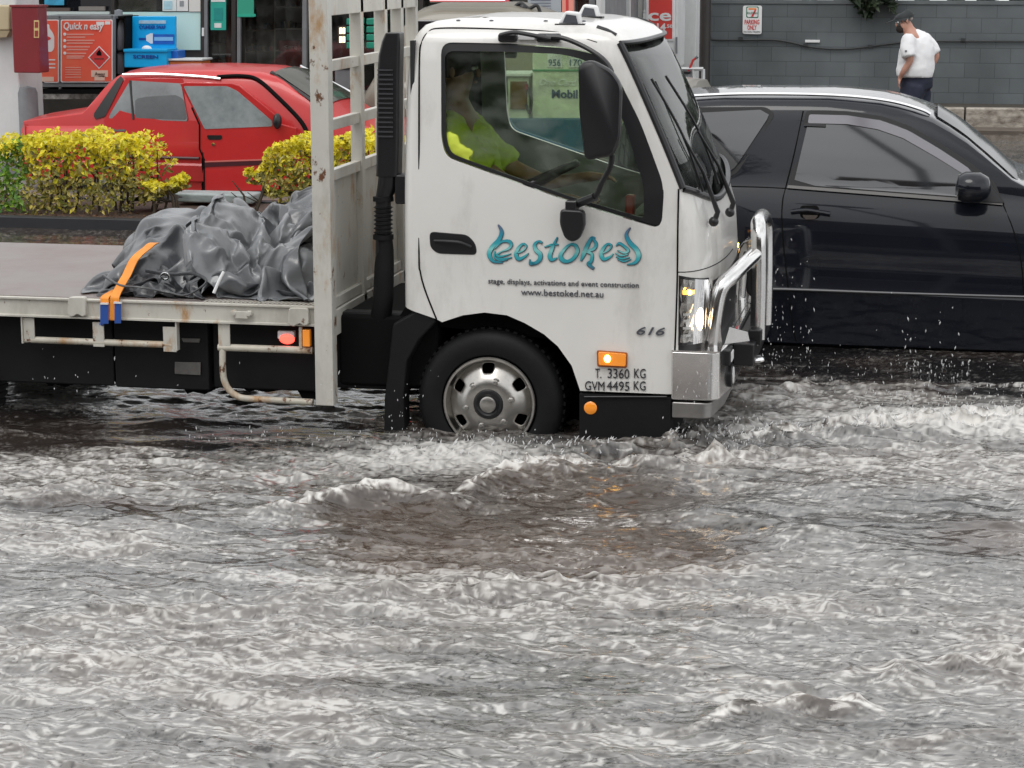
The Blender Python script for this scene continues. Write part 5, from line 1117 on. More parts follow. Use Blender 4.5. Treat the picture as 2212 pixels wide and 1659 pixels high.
def hedge(label,u0,u1,prof,Y,seed,greenpart=0,depth=.75,dens=1.0,vb=466,bare=0):
    a=at(u0,vb,Y); c=at(u1,vb,Y); root=thing('hedge',label,'hedge',((a.x+c.x)/2,Y+depth/2,a.z),'hedges in the dark planter')
    r=np.random.default_rng(seed); pu=[p[0] for p in prof]; pv=[p[1] for p in prof]
    xs=np.array([at(p[0],p[1],Y).x for p in prof]); zs=np.array([at(p[0],p[1],Y).z for p in prof]); pb=np.array([at(p[0],p[2],Y).z for p in prof])
    wd=abs(c.x-a.x)
    def cloud(n,kind):
        X=r.uniform(xs[0],xs[-1],n); zt=np.interp(X,xs,zs)+.03*np.sin(X*13)+.02*np.sin(X*29+1); zb=np.interp(X,xs,pb); 
        if kind=='top': t=1-np.abs(r.normal(0,.10,n)); Yy=Y+r.uniform(-.03,depth,n); nn=np.tile([0,-.45,1],(n,1))
        elif kind=='face': t=r.uniform(0,1,n)**.7; Yy=Y+np.abs(r.normal(0,.07,n))+.05*np.sin(X*17+t*9); nn=np.tile([0,-1,.35],(n,1))
        else: t=r.uniform(0,.95,n); Yy=Y+r.uniform(.05,depth,n); nn=np.tile([0,-.6,.4],(n,1))
        t=np.clip(t,0,1.05); edge=np.minimum(X-xs[0],xs[-1]-X); Yy=Yy+.12*np.clip(1-edge/.15,0,1)
        return np.stack([X,Yy,zb+(zt-zb)*t],1),nn
    k=wd*dens
    P,nn=cloud(int(1150*k),'top'); leafmesh(P,nn,.058,'foliage',m_yel,root,.55,seed)
    P,nn=cloud(int(1300*k),'face'); 
    m=P[:,0]<xs[0]+wd*greenpart
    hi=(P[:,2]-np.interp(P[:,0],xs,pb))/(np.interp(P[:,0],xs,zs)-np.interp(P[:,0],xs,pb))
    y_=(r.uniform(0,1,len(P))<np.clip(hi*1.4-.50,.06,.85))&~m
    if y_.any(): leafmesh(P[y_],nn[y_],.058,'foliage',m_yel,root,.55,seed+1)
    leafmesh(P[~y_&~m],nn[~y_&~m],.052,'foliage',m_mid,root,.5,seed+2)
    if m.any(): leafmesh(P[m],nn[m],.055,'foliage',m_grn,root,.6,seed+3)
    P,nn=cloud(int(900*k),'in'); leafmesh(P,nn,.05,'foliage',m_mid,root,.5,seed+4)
    b=MB()
    for q in range(int(9*wd)+3):
        x=r.uniform(xs[0]+.02,xs[-1]-.02); zt=float(np.interp(x,xs,zs)); x2=x+r.uniform(-.15,.15); y=Y+depth*r.uniform(.3,.8)
        b.tube([(x,y,z1-.05),((x+x2)/2+.03,y-.02,(z1+zt)/2),(x2,y-.05,zt-.06)],[.014,.010,.004],6)
        b.tube([((x+x2)/2,y,(z1+zt)/2-.05),(x+r.uniform(-.2,.2),y-.1,zt-.15)],[.007,.003],5)
    b.build('trunk',m_twig,root); return root
YH=17.25
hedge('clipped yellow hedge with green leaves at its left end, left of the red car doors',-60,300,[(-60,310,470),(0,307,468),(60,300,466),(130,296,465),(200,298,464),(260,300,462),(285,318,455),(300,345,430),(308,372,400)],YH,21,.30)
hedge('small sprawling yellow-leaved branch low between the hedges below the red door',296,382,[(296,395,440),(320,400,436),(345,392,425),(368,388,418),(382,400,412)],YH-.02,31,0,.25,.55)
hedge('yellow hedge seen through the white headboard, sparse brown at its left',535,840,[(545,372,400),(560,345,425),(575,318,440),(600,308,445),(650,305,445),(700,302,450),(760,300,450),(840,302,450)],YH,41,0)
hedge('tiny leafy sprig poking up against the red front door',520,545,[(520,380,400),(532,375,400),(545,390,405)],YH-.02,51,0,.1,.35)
b=MB(); b.prism([at(275,435,17.6),at(320,414,17.6),at(372,434,17.6)],(0,.3,0)); tag(b.build('black_plastic_sheet',m_flat,None,bevel=.01),'black plastic offcut under the sprawling yellow branch','plastic sheet')
tag(MB().box(at(372,436,18.1).x,at(545,436,18.1).x,18.1,18.4,at(400,438,18.1).z,at(400,418,18.1).z).build('wet_ground_sheen',M('bluish_ground_sheen',(.38,.44,.44),.45,var=.4,vscale=7,stretch=(1,1,4)),None,bevel=.02),'pale bluish wet-ground sheen below the red sedan sill, built as a block','edging')  # reflecting wet ground, painted in as a pale raised block
# ================================================================ shop
YF=23.0
m_frame=M('dark_shop_frame',(.035,.03,.028),.45,var=.3); m_cyan=M('pale_cyan_panel',(.60,.84,.81),.35,var=.08,vscale=1,coat=.3)
m_wht=M('off_white_metal',(.66,.67,.67),.45,var=.15,vscale=2,dirt=.3); m_grey=M('grey_metal',(.20,.21,.22),.5,var=.25)
sh=thing('shop','shop front with pale cyan panels, dark door frames and stocked shelves behind glass','shop',(-8,24,.2))
zf0=.205
def R_(u0,v0,u1,v1,Y,t,name,mat,par,bev=0,label=None): return MB().rect(u0,v0,u1,v1,Y,t).build(name,mat,par,bevel=bev,label=label)
xL=at(-40,100,YF).x; xR=at(1296,20,YF).x
MB().box(xL-6,xR,YF+.0,YF+.25,1.98,3.2).build('wall',M('shop_fascia',(.45,.46,.46),.5),sh)
MB().box(xL-6,xR,YF-.1,26.6,3.2,3.35).build('roof',m_grey,sh)
MB().box(xL-6,xR,26.5,26.7,zf0,3.2).build('back_wall',M('shop_back_wall',(.20,.18,.155),.7,var=.4,vscale=1.5),sh)
MB().box(xR-.12,xR,YF,26.5,zf0,3.2).build('wall',m_grey,sh); MB().box(xL-6,xL-5.8,YF,26.5,zf0,3.2).build('wall',m_grey,sh)
MB().box(xL-6,xR,YF+.02,26.5,zf0,zf0+.03).build('floor',M('shop_floor',(.20,.19,.17),.3),sh)
R_(-40,196,1290,214,YF-.02,.12,'plinth',M('speckled_plinth',(.52,.50,.47),.6,var=.7,vscale=16,col2=(.12,.11,.10)),sh)
R_(243,26,436,108,YF-.02,.05,'panel',m_cyan,sh); R_(84,25,236,34,YF-.05,.05,'ledge',M('pale_ledge',(.55,.62,.60),.4),sh)
R_(240,-30,247,200,YF-.03,.06,'mullion',m_frame,sh); R_(243,108,437,200,YF-.0,.05,'panel',M('dark_stallriser',(.05,.047,.045),.5,var=.3),sh)
for u in (433,500,653,770,905,1040,1170,1285): R_(u,-40,u+9,205,YF-.04,.08,'mullion',m_frame if u!=653 else m_grey,sh)
R_(441,-40,448,205,YF-.05,.04,'door_frame',m_grey,sh); R_(512,-40,519,205,YF-.05,.04,'door_frame',m_grey,sh); R_(436,60,440,78,YF-.07,.03,'door_handle',m_whitep,sh)
for u0,u1 in ((248,432),(446,500),(520,653),(662,770),(779,905),(914,1040),(1049,1170),(1179,1285)): R_(u0,-40,u1,(24 if u0<400 else 205),YF+.03,.006,'window',m_shopglass,sh)
R_(90,-40,240,24,YF+.03,.006,'window',m_dglass,sh); R_(248,-40,432,24,YF+.3,.02,'blind',M('olive_blind',(.30,.29,.17),.6,var=.3,vscale=2),sh); R_(338,-40,352,24,YF+.28,.02,'mullion',m_frame,sh)
R_(96,-8,138,11,YF-.02,.01,'neon_lettering',M('blue_sticker',(.05,.38,.62),.4,var=.5,vscale=9),sh)
b=MB(); 
R_(93,17,150,24,YF-.04,.03,'sill_trim',M('brown_trim',(.10,.07,.06),.5),sh); R_(170,14,226,23,YF-.04,.03,'sill_trim',M('grey_trim',(.22,.20,.18),.4),sh)
# leaflets on the panel top
def poster(name,label,u0,v0,u1,v1,Y,col,parts=(),cat='poster',border=None,group=None):
    o=thing(name,label,cat,at((u0+u1)/2,v1,Y),group)
    if border: R_(u0,v0,u1,v1,Y,.012,'border',M('poster_border_'+name,border,.5),o); i=2.2
    else: i=0
    R_(u0+i,v0+i,u1-i,v1-i,Y-.004,.012,'sheet',M('poster_sheet_'+name,col,.45,var=.08,vscale=3),o)
    for (a,b_,c,d,cc) in parts: R_(a,b_,c,d,Y-.008,.01,'print',M('print_ink',cc,.5,var=.2,vscale=12),o)
    return o
poster('leaflet','white leaflet with pale blue print on the window above the cyan panel, leftmost of three',351,-14,381,24,YF-.03,(.75,.80,.78),((354,2,372,20,(.45,.70,.78)),))
poster('leaflet','white leaflet with a grey figure, middle one of three above the cyan panel',382,-14,406,24,YF-.03,(.78,.78,.76),((388,2,397,14,(.30,.32,.33)),))
poster('leaflet','plain off-white leaflet, rightmost of three above the cyan panel',408,-14,434,25,YF-.03,(.70,.70,.66))
poster('door_poster','green poster with a white arrow on the shop door',455,-12,488,65,YF-.06,(.02,.36,.28),((456,-12,486,4,(.75,.78,.76)),(462,17,481,44,(.01,.28,.25)),(463,50,478,60,(.75,.78,.76))))
poster('green_banner','plain green banner in the window right of the shop door',513,-12,548,37,YF-.05,(.03,.34,.22),((512,30,552,36,(.02,.42,.28)),))
R_(488,10,500,140,YF+.3,.03,'promo_panel',M('maroon_panel',(.16,.025,.025),.5),sh)
# shelving with stock inside the shop
m_shelf=M('brown_shelf',(.16,.12,.085),.6,var=.3); m_shelf2=M('pale_shelf',(.36,.36,.33),.5)
def shelf(label,u0,u1,v0,v1,rows,Y,mat,seed,cols):
    s=thing('display_shelf',label,'shelf',(at((u0+u1)/2,v1,Y)),'display shelves in the shop'); b=MB()
    for u in (u0,u1-3): b.rect(u,v0,u+3,v1,Y,.4)
    b.build('upright',mat,s); r=random.Random(seed)
    for i in range(rows):
        v=v0+(v1-v0)*(i+1)/rows; R_(u0+3,v-3,u1-3,v,Y,.4,'shelf_board',mat,s)
    return s
goods=[M('goods_%d'%i,c,.5,var=.2) for i,c in enumerate(((.10,.05,.04),(.30,.28,.24),(.30,.04,.04),(.05,.10,.14),(.26,.20,.06),(.06,.07,.07),(.40,.40,.38),(.05,.16,.10)))]
gn=['bottle','snack_packet','carton','jar']
def stock(u0,u1,vs_,Y,seed,dens=1.0,pal=None):
    r=random.Random(seed)
    for v in vs_:
        u=u0+2
        while u<u1-6:
            w_=r.uniform(5,11); h_=r.uniform(9,19); m=(pal or goods)[r.randrange(len(pal or goods))]
            if r.random()<dens:
                k=r.randrange(3); p=at(u+w_/2,v-3,Y-.0); wd=(at(u+w_,v,Y).x-at(u,v,Y).x)*.46; hh=at(u,v-h_,Y).z-p.z
                if k==0: o=MB().lathe((p.x,Y+.1,p.z),(0,0,1),[(wd*.8,0),(wd*.8,hh*.6),(wd*.35,hh*.8),(wd*.35,hh),(.001,hh)],10).build('bottle',m,None); nm='bottle'
                elif k==1: o=MB().prism([(p.x-wd,Y+.02,p.z),(p.x+wd,Y+.02,p.z),(p.x+wd*.9,Y+.02,p.z+hh),(p.x-wd*.9,Y+.02,p.z+hh)],(0,.1,0)).build('packet',m,None,bevel=.01,seg=2); nm='packet'
                else: o=MB().box(p.x-wd,p.x+wd,Y+.02,Y+.16,p.z,p.z+hh*.85).build('carton',m,None,bevel=.004); nm='carton'
                tag(o,'small %s among the stock on the dim shelves behind the shop glass'%nm,nm,'stock on the shop shelves')
            u+=w_+1
shelf('brown shelving bay behind the glass right of the shop door',528,592,22,205,4,24.0,m_shelf,1,None); shelf('pale wire shelving bay nearest the headboard post, holding a red carton',592,655,-30,205,5,23.9,m_shelf2,2,None)
shelf('low brown shelves seen through the shop door',446,498,60,205,4,24.1,m_shelf,3,None)
stock(530,590,(67,113,159),24.0,4,.6); stock(595,652,(17,64,111,158),23.9,5,.8); stock(450,496,(96,132,168,204),24.1,6,.8)
o=thing('stock_carton','red carton with pale looping print low in the shop window','carton',at(628,115,23.85)); R_(602,88,646,110,23.84,.2,'box',goods[2],o); text('print','<ere',m_whitep,o,614,106,23.838,10,width=28)
shelf('long brown shelving seen above the truck cab roof',885,1030,-60,30,2,24.6,m_shelf,7,None); shelf('brown shelving bay beyond the pink strip above the cab roof',1100,1150,-60,30,2,24.6,m_shelf,8,None)
stock(890,1025,(-15,28),24.6,9,.9); stock(1104,1148,(-15,),24.6,10,.9)
poster('blue_poster','pale blue window poster above the truck cab roof',1052,-30,1080,16,YF-.05,(.35,.60,.70),((1056,-20,1076,10,(.65,.75,.78)),)); poster('pink_poster','pink and red strip poster above the middle of the cab roof',1082,-30,1100,24,YF-.05,(.75,.12,.16),((1087,4,1098,16,(.4,.05,.06)),))
R_(1036,-30,1042,30,YF-.07,.04,'trim',M('salmon_trim',(.70,.33,.25),.5),sh)
o=poster('notice_board','grey framed notice with lines of dark print in the shop window above the cab',1140,-40,1212,26,YF-.06,(.42,.46,.50),tuple((1146,v,1190,v+1.5,(.15,.17,.22)) for v in (-6,0,6,12,18)))
shelf('shelf bay seen through the headboard between the posts',716,812,38,195,3,24.2,m_grey,12,None); stock(720,765,(92,),24.2,13,.8,goods[5:]); stock(796,812,(92,),24.2,14,.8,goods[5:])
for k,(u0,u1,lab) in enumerate(((752,770,'left half of the headboard gap'),(795,816,'right half of the headboard gap'))):
    o=thing('green_crate_stack','tall stack of green plastic crates seen through the %s'%lab,'crate stack',at(u0,190,22.2)); 
    for j in range(4): R_(u0-4,40+j*17,u1,54+j*17,22.2,.35,'crate',M('green_crate',(.01,.30,.20),.4,var=.3,vscale=8),o,.01)
o=thing('waste_bin','grey waste bin seen through the headboard below the green crates','bin',at(750,195,22.4)); R_(722,148,764,195,22.4,.4,'bin_body',m_grey,o,.03); R_(720,144,766,149,22.38,.44,'lid',m_frame,o,.01)
o=thing('lamp_reflection','pair of lamp reflections in the shop door added as glowing bars, seen through the headboard','lamp',at(738,80,22.9))  # reflections in the door glass, put in as glowing shapes on a backing
m_warm=M('lamp_reflection_glow',(1,.78,.48),.4,emit=2.2)
for v0 in (60,79): R_(733,v0,737,v0+13,22.88,.03,'bulb',m_warm,o); R_(740,v0,744,v0+13,22.88,.03,'bulb',m_warm,o)
R_(730,56,747,95,22.92,.03,'reflection_backing',m_frame,o)
# forecourt column, hose box, meter box, bollard
YC2=20.9
o=thing('forecourt_column','thick white forecourt column at the left edge behind the red car','column',at(10,330,YC2)); p=at(43,200,YC2)
MB().box(p.x-.8,p.x,YC2,YC2+.6,.2,3.2).build('shaft',m_wht,o,bevel=.02); MB().box(p.x-.83,p.x+.03,YC2-.03,YC2+.63,.2,.34).build('base',m_grey,o,bevel=.02)
o=thing('fire_hose_cabinet','dark red fire hose cabinet with a small yellow label, mounted on the white column','cabinet',at(55,158,YC2-.2))
p0=at(23,15,YC2-.28); p1=at(86,158,YC2-.28); MB().box(p0.x,p1.x,YC2-.28,YC2-.03,p1.z,p0.z).build('case',M('maroon_enamel',(.22,.022,.028),.35,coat=.3,var=.12,vscale=3),o,bevel=.012)
R_(73,44,84,82,YC2-.292,.01,'label',M('yellow_label',(.62,.48,.22),.5),o,.002); R_(75,47,82,60,YC2-.296,.004,'label_mark',goods[2],o); R_(75,66,82,79,YC2-.296,.004,'label_mark',goods[2],o)
MB().box(p0.x-.01,p1.x+.01,YC2-.29,YC2-.02,p0.z,p0.z+.02).build('cap',bpy.data.materials['maroon_enamel'],o)
o=thing('meter_box','beige meter box high on the white column, cut by the left edge','box',at(5,80,YC2-.1))
R_(-30,11,21,66,YC2-.12,.12,'case',M('beige_plastic',(.52,.44,.28),.5,var=.1),o,.02); MB().uv([(-30,66),(21,66),(14,80),(-30,84)],YC2-.11,.11).build('lower_tray',M('tan_plastic',(.36,.29,.18),.5),o)
o=thing('bollard','dark rubber-sleeved bollard beneath the fire hose cabinet','bollard',at(70,245,YC2-.05)); q=at(62,245,YC2)
MB().lathe((q.x,YC2,.2),(0,0,1),[(.10,0),(.10,.85),(.08,.9),(.001,.92)],20).build('post',m_grey,o); MB().lathe((q.x+.12,YC2+.05,.2),(0,0,1),[(.09,0),(.09,.55),(.07,.6),(.001,.62)],20).build('sleeve',m_flat,o)
# gas bottle cage with red posters
YG=22.3
o=thing('gas_bottle_cage','grey metal gas bottle cage carrying the red posters','cage',at(165,195,YG))
for a in ((82,34,244,41),(82,181,244,188),(82,34,87,193),(126.5,34,131,193),(238,34,247,193)): R_(*a,YG,.6 if a[2]-a[0]>20 else .05,'frame',m_wht if 0 else m_grey,o,.004)
R_(84,40,243,190,YG+.62,.02,'back_panel',m_gap,o); R_(86,193,246,203,YG,.6,'base',m_gap,o)
m_pr=(.80,.07,.05)
def redposter(name,label,u0,v0,u1,v1,extra):
    o=thing(name,label,'poster',at((u0+u1)/2,v1,YG-.03)); MB().uv(rounded([(u0,v0),(u1,v0),(u1,v1),(u0,v1)] if u0>100 else [(u0,v0),(u1,v0),(u1,v1),(95,v1),(u0,v1-15)],4,3),YG-.02,.012).build('border',m_whitep,o)
    i=2.4; MB().uv(rounded([(u0+i,v0+i),(u1-i,v0+i),(u1-i,v1-i),(u0+i,v1-i)] if u0>100 else [(u0,v0+i),(u1-i,v0+i),(u1-i,v1-i),(96,v1-i),(u0,v1-17)],3,3),YG-.026,.01).build('sheet',M('red_poster_ink',m_pr,.4,var=.12,vscale=2,col2=(.80,.15,.08)),o); return o
o=redposter('gas_poster','narrow red poster picturing a white gas bottle, half hidden by the hose cabinet',83,42,127,179,None)
yy=YG-.03
MB().uv(rounded([(84,72),(92,66),(96,62),(96,52),(106,52),(107,62),(112,68),(117,78),(117,104),(112,112),(84,112)],4,3),yy,.005).build('bottle_picture',m_whitep,o)
MB().uv([(84+22*math.cos(t)*1.0+4,83+6*math.sin(t)) for t in [k*.3927-1.5708 for k in range(9)]],yy-.003,.003).build('bottle_badge',m_sr,o)
for v in (128,137,145): R_(105,v,119,v+2.6,yy,.004,'print',m_whitep,o)
R_(90,166,116,176,yy,.004,'print',M('cream_ink',(.72,.52,.42),.5),o)
o=redposter('gas_poster','large red poster reading Quick n easy with a flame diamond',131,42,243,178,None)
text('headline_lettering','Quick n easy',m_whitep,o,138,63,yy-.002,14,width=86,shear=.2,bold=.02)
R_(208,47,225,54,yy,.004,'print',m_whitep,o); R_(227,46,238,53,yy,.004,'print',m_whitep,o)
m_pink=M('pink_ink',(.75,.36,.30),.5)
for k,(v,w_) in enumerate(((73,58),(79,40),(86,60),(92,56),(100,50),(106,46),(114,42),(120,38),(124,34))):
    R_(144,v,144+w_,v+2.6,yy,.004,'print',m_pink,o)
for v in (73,87,100,114): MB().lathe(at(140,v+1,yy),(0,-1,0),[(.018,0),(.016,.004),(.001,.005)],10).build('bullet',m_whitep,o)
for v in (145,150,155,160,166): R_(141,v,175,v+1.6,yy,.004,'print',m_pink,o)
cx,cy=214,124
MB().uv([(cx,cy-25),(cx+24,cy),(cx,cy+25),(cx-24,cy)],yy,.004).build('hazard_diamond',m_whitep,o); MB().uv([(cx,cy-22),(cx+21,cy),(cx,cy+22),(cx-21,cy)],yy-.003,.004).build('hazard_field',m_sr,o)
MB().uv([(cx-5,cy-4),(cx-6,cy-9),(cx-2,cy-14),(cx+1,cy-17),(cx+5,cy-9),(cx+5,cy-4)],yy-.006,.004).build('hazard_flame',m_gap,o); R_(cx-10,cy+2,cx+10,cy+4,yy-.006,.004,'hazard_bar',goods[0],o)
R_(197,152,233,166,yy,.004,'print',bpy.data.materials['cream_ink'],o); R_(204,164,226,174,yy,.004,'print',bpy.data.materials['cream_ink'],o); text('print','Away',goods[0],o,205,163,yy-.003,7,width=22)
# narrow cage of bottles beside it
o=thing('bottle_rack','narrow dark rack holding two upright gas bottles beside the large red poster','rack',at(258,195,22.5)); 
R_(247,35,250,195,22.45,.4,'frame',m_gap,o); R_(268,35,271,195,22.45,.4,'frame',m_gap,o); R_(247,35,271,39,22.45,.4,'frame',m_gap,o); R_(247,192,271,196,22.45,.4,'frame',m_gap,o); R_(249,36,270,193,22.88,.02,'backing',m_gap,o)
for v,nm in ((108,'upper'),(160,'lower')):
    q=at(259,v,22.6); t=thing('gas_bottle','small grey gas bottle, %s one in the narrow rack'%nm,'gas bottle',q,'gas bottles in the rack')
    MB().lathe(q,(0,0,1),[(.085,0),(.10,.02),(.10,.22),(.07,.30),(.035,.33),(.03,.36),(.001,.36)],16).build('cylinder',M('bottle_grey',(.24,.26,.29),.4),t); MB().lathe(q+Vector((0,0,.36)),(0,0,1),[(.045,0),(.045,.07),(.001,.08)],12).build('valve_collar',bpy.data.materials['bottle_grey'],t); R_(249,v+1,270,v+4,22.46,.3,'shelf',m_gap,t)
# blue screen display
m_blu=M('bright_blue_plastic',(.0,.42,.86),.35,var=.08,coat=.3); m_blud=M('deep_blue_print',(.01,.05,.30),.4)
o=thing('blue_display','bright blue display board and bin against the pale cyan panel','display',at(330,146,22.6))
R_(285,35,379,107,22.65,.05,'board',m_blu,o,.01); R_(300,44,358,51,22.64,.01,'print',M('pale_blue_print',(.45,.66,.80),.5,var=.3,vscale=15),o); text('print','CYLINDER SWAP',m_blud,o,301,62,22.645,7,width=57,bold=.02)
MB().uv([(315,77),(325,72),(330,72),(330,94),(325,94),(316,88)],22.64,.008).build('lamp_picture',m_whitep,o); R_(300,82,315,86,22.64,.008,'print',m_blud,o); R_(331,74,376,95,22.64,.008,'print',M('mid_blue_print',(.02,.14,.55),.4,var=.4,vscale=5),o); R_(333,80,374,88,22.635,.006,'print',M('pale_beam_print',(.22,.48,.75),.4),o)
R_(268,108,360,146,22.35,.28,'bin',m_blu,o,.012); R_(266,106,362,112,22.33,.32,'bin_rim',m_blu,o,.004); R_(360,109,384,146,22.5,.25,'bin_side',M('deep_blue_plastic',(.02,.13,.50),.3),o,.01)
text('print','SCREEN',m_blud,o,288,126,22.345,7,width=54,bold=.02); MB().ball(at(317,106,22.45),.05,sc=(1.2,.5,.8)).build('knob',m_whitep,o)
o=thing('orange_cooler','low orange cooler with an off-white lid right of the blue bin','cooler',at(398,140,22.4)); R_(358,127,437,132,22.4,.35,'lid',m_wht,o,.01); R_(360,132,435,200,22.42,.32,'body',M('orange_plastic',(.62,.16,.03),.4),o,.02)
# orange-white striped post, dark doorway, corrugated panel
o=thing('striped_post','red and white striped post above the marker lamps of the cab','post',at(1226,30,22.5)); b=MB(); 
R_(1214,-60,1222,45,22.5,.08,'stripe',M('salmon_paint',(.80,.30,.24),.4),o); R_(1222.3,-60,1228,45,22.5,.08,'stripe',m_sr,o); R_(1228.3,-60,1238,45,22.5,.08,'stripe',bpy.data.materials['salmon_paint'],o)
o=thing('doorway','dark open doorway at the right end of the shop','doorway',at(1265,60,23)); R_(1240,-60,1290,300,23.3,.05,'opening',m_gap,o); R_(1288,-60,1298,300,22.95,.3,'frame',m_wht,o); R_(1237,-60,1241,300,22.95,.2,'frame',m_grey,o)
o=thing('cream_wall_panel','pale ribbed sheet panel between the dark doorway and the ice freezer','panel',at(1325,100,25)); R_(1296,-60,1360,420,25.0,.1,'sheet',m_wht,o)
for u in (1308,1320,1338,1350): R_(u,-60,u+1.4,420,24.985,.02,'rib',m_whitep,o)
YI=26.0
o=thing('ice_freezer','tall white ice freezer with a red price poster on its door','freezer',at(1400,150,YI))
p0=at(1353,-60,YI); p1=at(1462,148,YI); MB().box(p0.x,p1.x,YI+.04,YI+.8,p1.z,3.0).build('cabinet',m_wht,o,bevel=.02); R_(1390,-60,1457,146,YI,.04,'door',m_whitep,o,.01); R_(1357,-60,1387,170,YI+.02,.03,'side_panel',M('beige_grey_panel',(.50,.49,.46),.5),o)
R_(1459,80,1463,116,YI-.03,.04,'door_handle',m_grey,o,.005)
q=thing('ice_poster','red ice price poster with white lettering and figures on the freezer door','poster',at(1430,85,YI)); MB().rect(1397,-60,1455,88,YI-.02,.01).build('border',m_whitep,q); R_(1401,-60,1452,84,YI-.025,.01,'sheet',M('ice_red',(.68,.06,.05),.4,var=.1),q)
text('lettering','ice',m_whitep,q,1389,44,YI-.026,24,width=61,bold=.02); text('lettering','14',m_whitep,q,1419,66,YI-.026,15,width=19,bold=.03); text('lettering','.50',m_whitep,q,1438,60,YI-.026,7,width=15,bold=.02); text('lettering','9',m_whitep,q,1401,70,YI-.026,13,width=7)
R_(1396,-60,1400.8,90,YI-.045,.02,'border',m_whitep,q)
o=thing('white_post','broad white painted post between the ice freezer and the grey wall','post',at(1485,150,27)); p0=at(1465,0,27); p1=at(1505,0,27); MB().box(p0.x,p1.x,27,27.4,.2,3).build('shaft',m_wht,o,bevel=.01)
o=thing('drain_pipe','dark downpipe in the shadow beside the grey wall','pipe',at(1516,150,29)); q=at(1516,150,29); MB().lathe((q.x,29.3,.2),(0,0,1),[(.08,0),(.08,2.6),(.001,2.6)],14).build('pipe',m_frame,o); MB().box(at(1505,100,29.6).x,at(1530,100,29.6).x,29.6,29.7,0,3).build('backing',m_gap,o)
# trolley with bin, squeegee and bottle
YQ=25.2
o=thing('wash_station','white framed wash station with a grey bucket at the foot of the white post','wash station',at(1470,200,YQ))
b=MB(); 
for a,c in (((1432,149),(1519,149)),((1519,149),(1519,208)),((1497,149),(1497,208)),((1432,149),(1432,208)),((1497,182),(1519,182)),((1497,206),(1519,206))): b.tube([at(*a,YQ),at(*c,YQ)],.022,4)
b.build('frame',m_wht,o); MB().uv([(1438,156),(1489,158),(1483,204),(1446,204)],YQ-.12,.25).build('bucket',M('bucket_grey',(.28,.29,.30),.5),o,bevel=.01); MB().uv([(1435,153),(1491,155),(1490,160),(1436,158)],YQ-.14,.29).build('bucket_rim',m_black,o)
q=thing('squeegee','red handled squeegee leaning out of the grey bucket','squeegee',at(1490,160,YQ-.05)); MB().tube([at(1485,160,YQ),at(1497,130,YQ),at(1505,124,YQ)],.014,8).build('handle',m_sr,q); MB().tube([at(1503,126,YQ),at(1507,122,YQ)],.02,6).build('head',m_grey,q)
q=thing('spray_bottle','dull blue-green spray bottle on top of the wash station','bottle',at(1428,148,YQ)); p=at(1427,148,YQ); MB().lathe(p,(0,0,1),[(.09,0),(.10,.03),(.095,.14),(.05,.19),(.025,.21),(.025,.25),(.001,.25)],16).build('body',M('bluegreen_plastic',(.10,.17,.18),.4),q); MB().box(p.x-.05,p.x+.03,p.y-.02,p.y+.02,p.z+.25,p.z+.29).build('trigger',m_grey,q)
# ================================================================ fuel pumps and price board behind the cab
YU=19.2
o=thing('fuel_price_board','pale green fuel board reading Mobil over a blue band, seen through the cab windows','sign',at(1200,310,YU))
m_pg=M('pale_green_panel',(.72,.76,.62),.5,var=.35,vscale=9); m_bb=M('blue_band',(.05,.13,.22),.45,var=.25,vscale=6)
R_(1150,100,1330,256,YU,.25,'panel',m_pg,o,.01); R_(1040,256,1330,330,YU-.05,.35,'lower_band',m_bb,o,.01); text('lettering','Mobil',M('faded_blue_ink',(.06,.09,.16),.5),o,1192,211,YU-.002,17,width=56,bold=.03); text('lettering','One Card',m_whitep,o,1166,184,YU-.002,14,width=80,bold=.01,shear=.3)
for k in range(2): R_(1182+k*46,116,1214+k*46,146,YU-.01,.02,'price_panel',m_whitep,o,.003); text('lettering',('956','170')[k],m_bb,o,1185+k*46,142,YU-.012,14,width=26)
R_(1150,150,1330,154,YU-.008,.02,'divider',M('green_strip',(.10,.28,.16),.5),o)
for k,(u0,u1,lab,mt) in enumerate(((1050,1088,'dark green fuel pump, left one behind the cab windows',M('pump_green',(.04,.13,.10),.4,var=.3,vscale=6)),(1096,1142,'brown fronted fuel pump, right one beside the pale fuel board',M('pump_brown',(.20,.12,.06),.4,var=.4,vscale=6)))):
    q=thing('fuel_pump',lab,'fuel pump',at((u0+u1)/2,256,YU),'fuel pumps'); R_(u0,165,u1,258,YU+.02,.4,'cabinet',m_pg,q,.01); R_(u0+6,176,u1-4,236,YU,.03,'door',mt,q,.005); R_(u0-4,158,u1+4,166,YU-.02,.46,'canopy',m_wht,q,.01)
    b=MB(); b.tube(smoothline([at(u1-2,190,YU-.03),at(u1+6,215,YU-.06),at(u1+2,245,YU-.06),at(u1-6,225,YU-.03)],5),.012,8); b.build('hose',m_black,q); R_(u1-8,182,u1-3,194,YU-.04,.05,'nozzle',goods[2] if k else m_whitep,q)
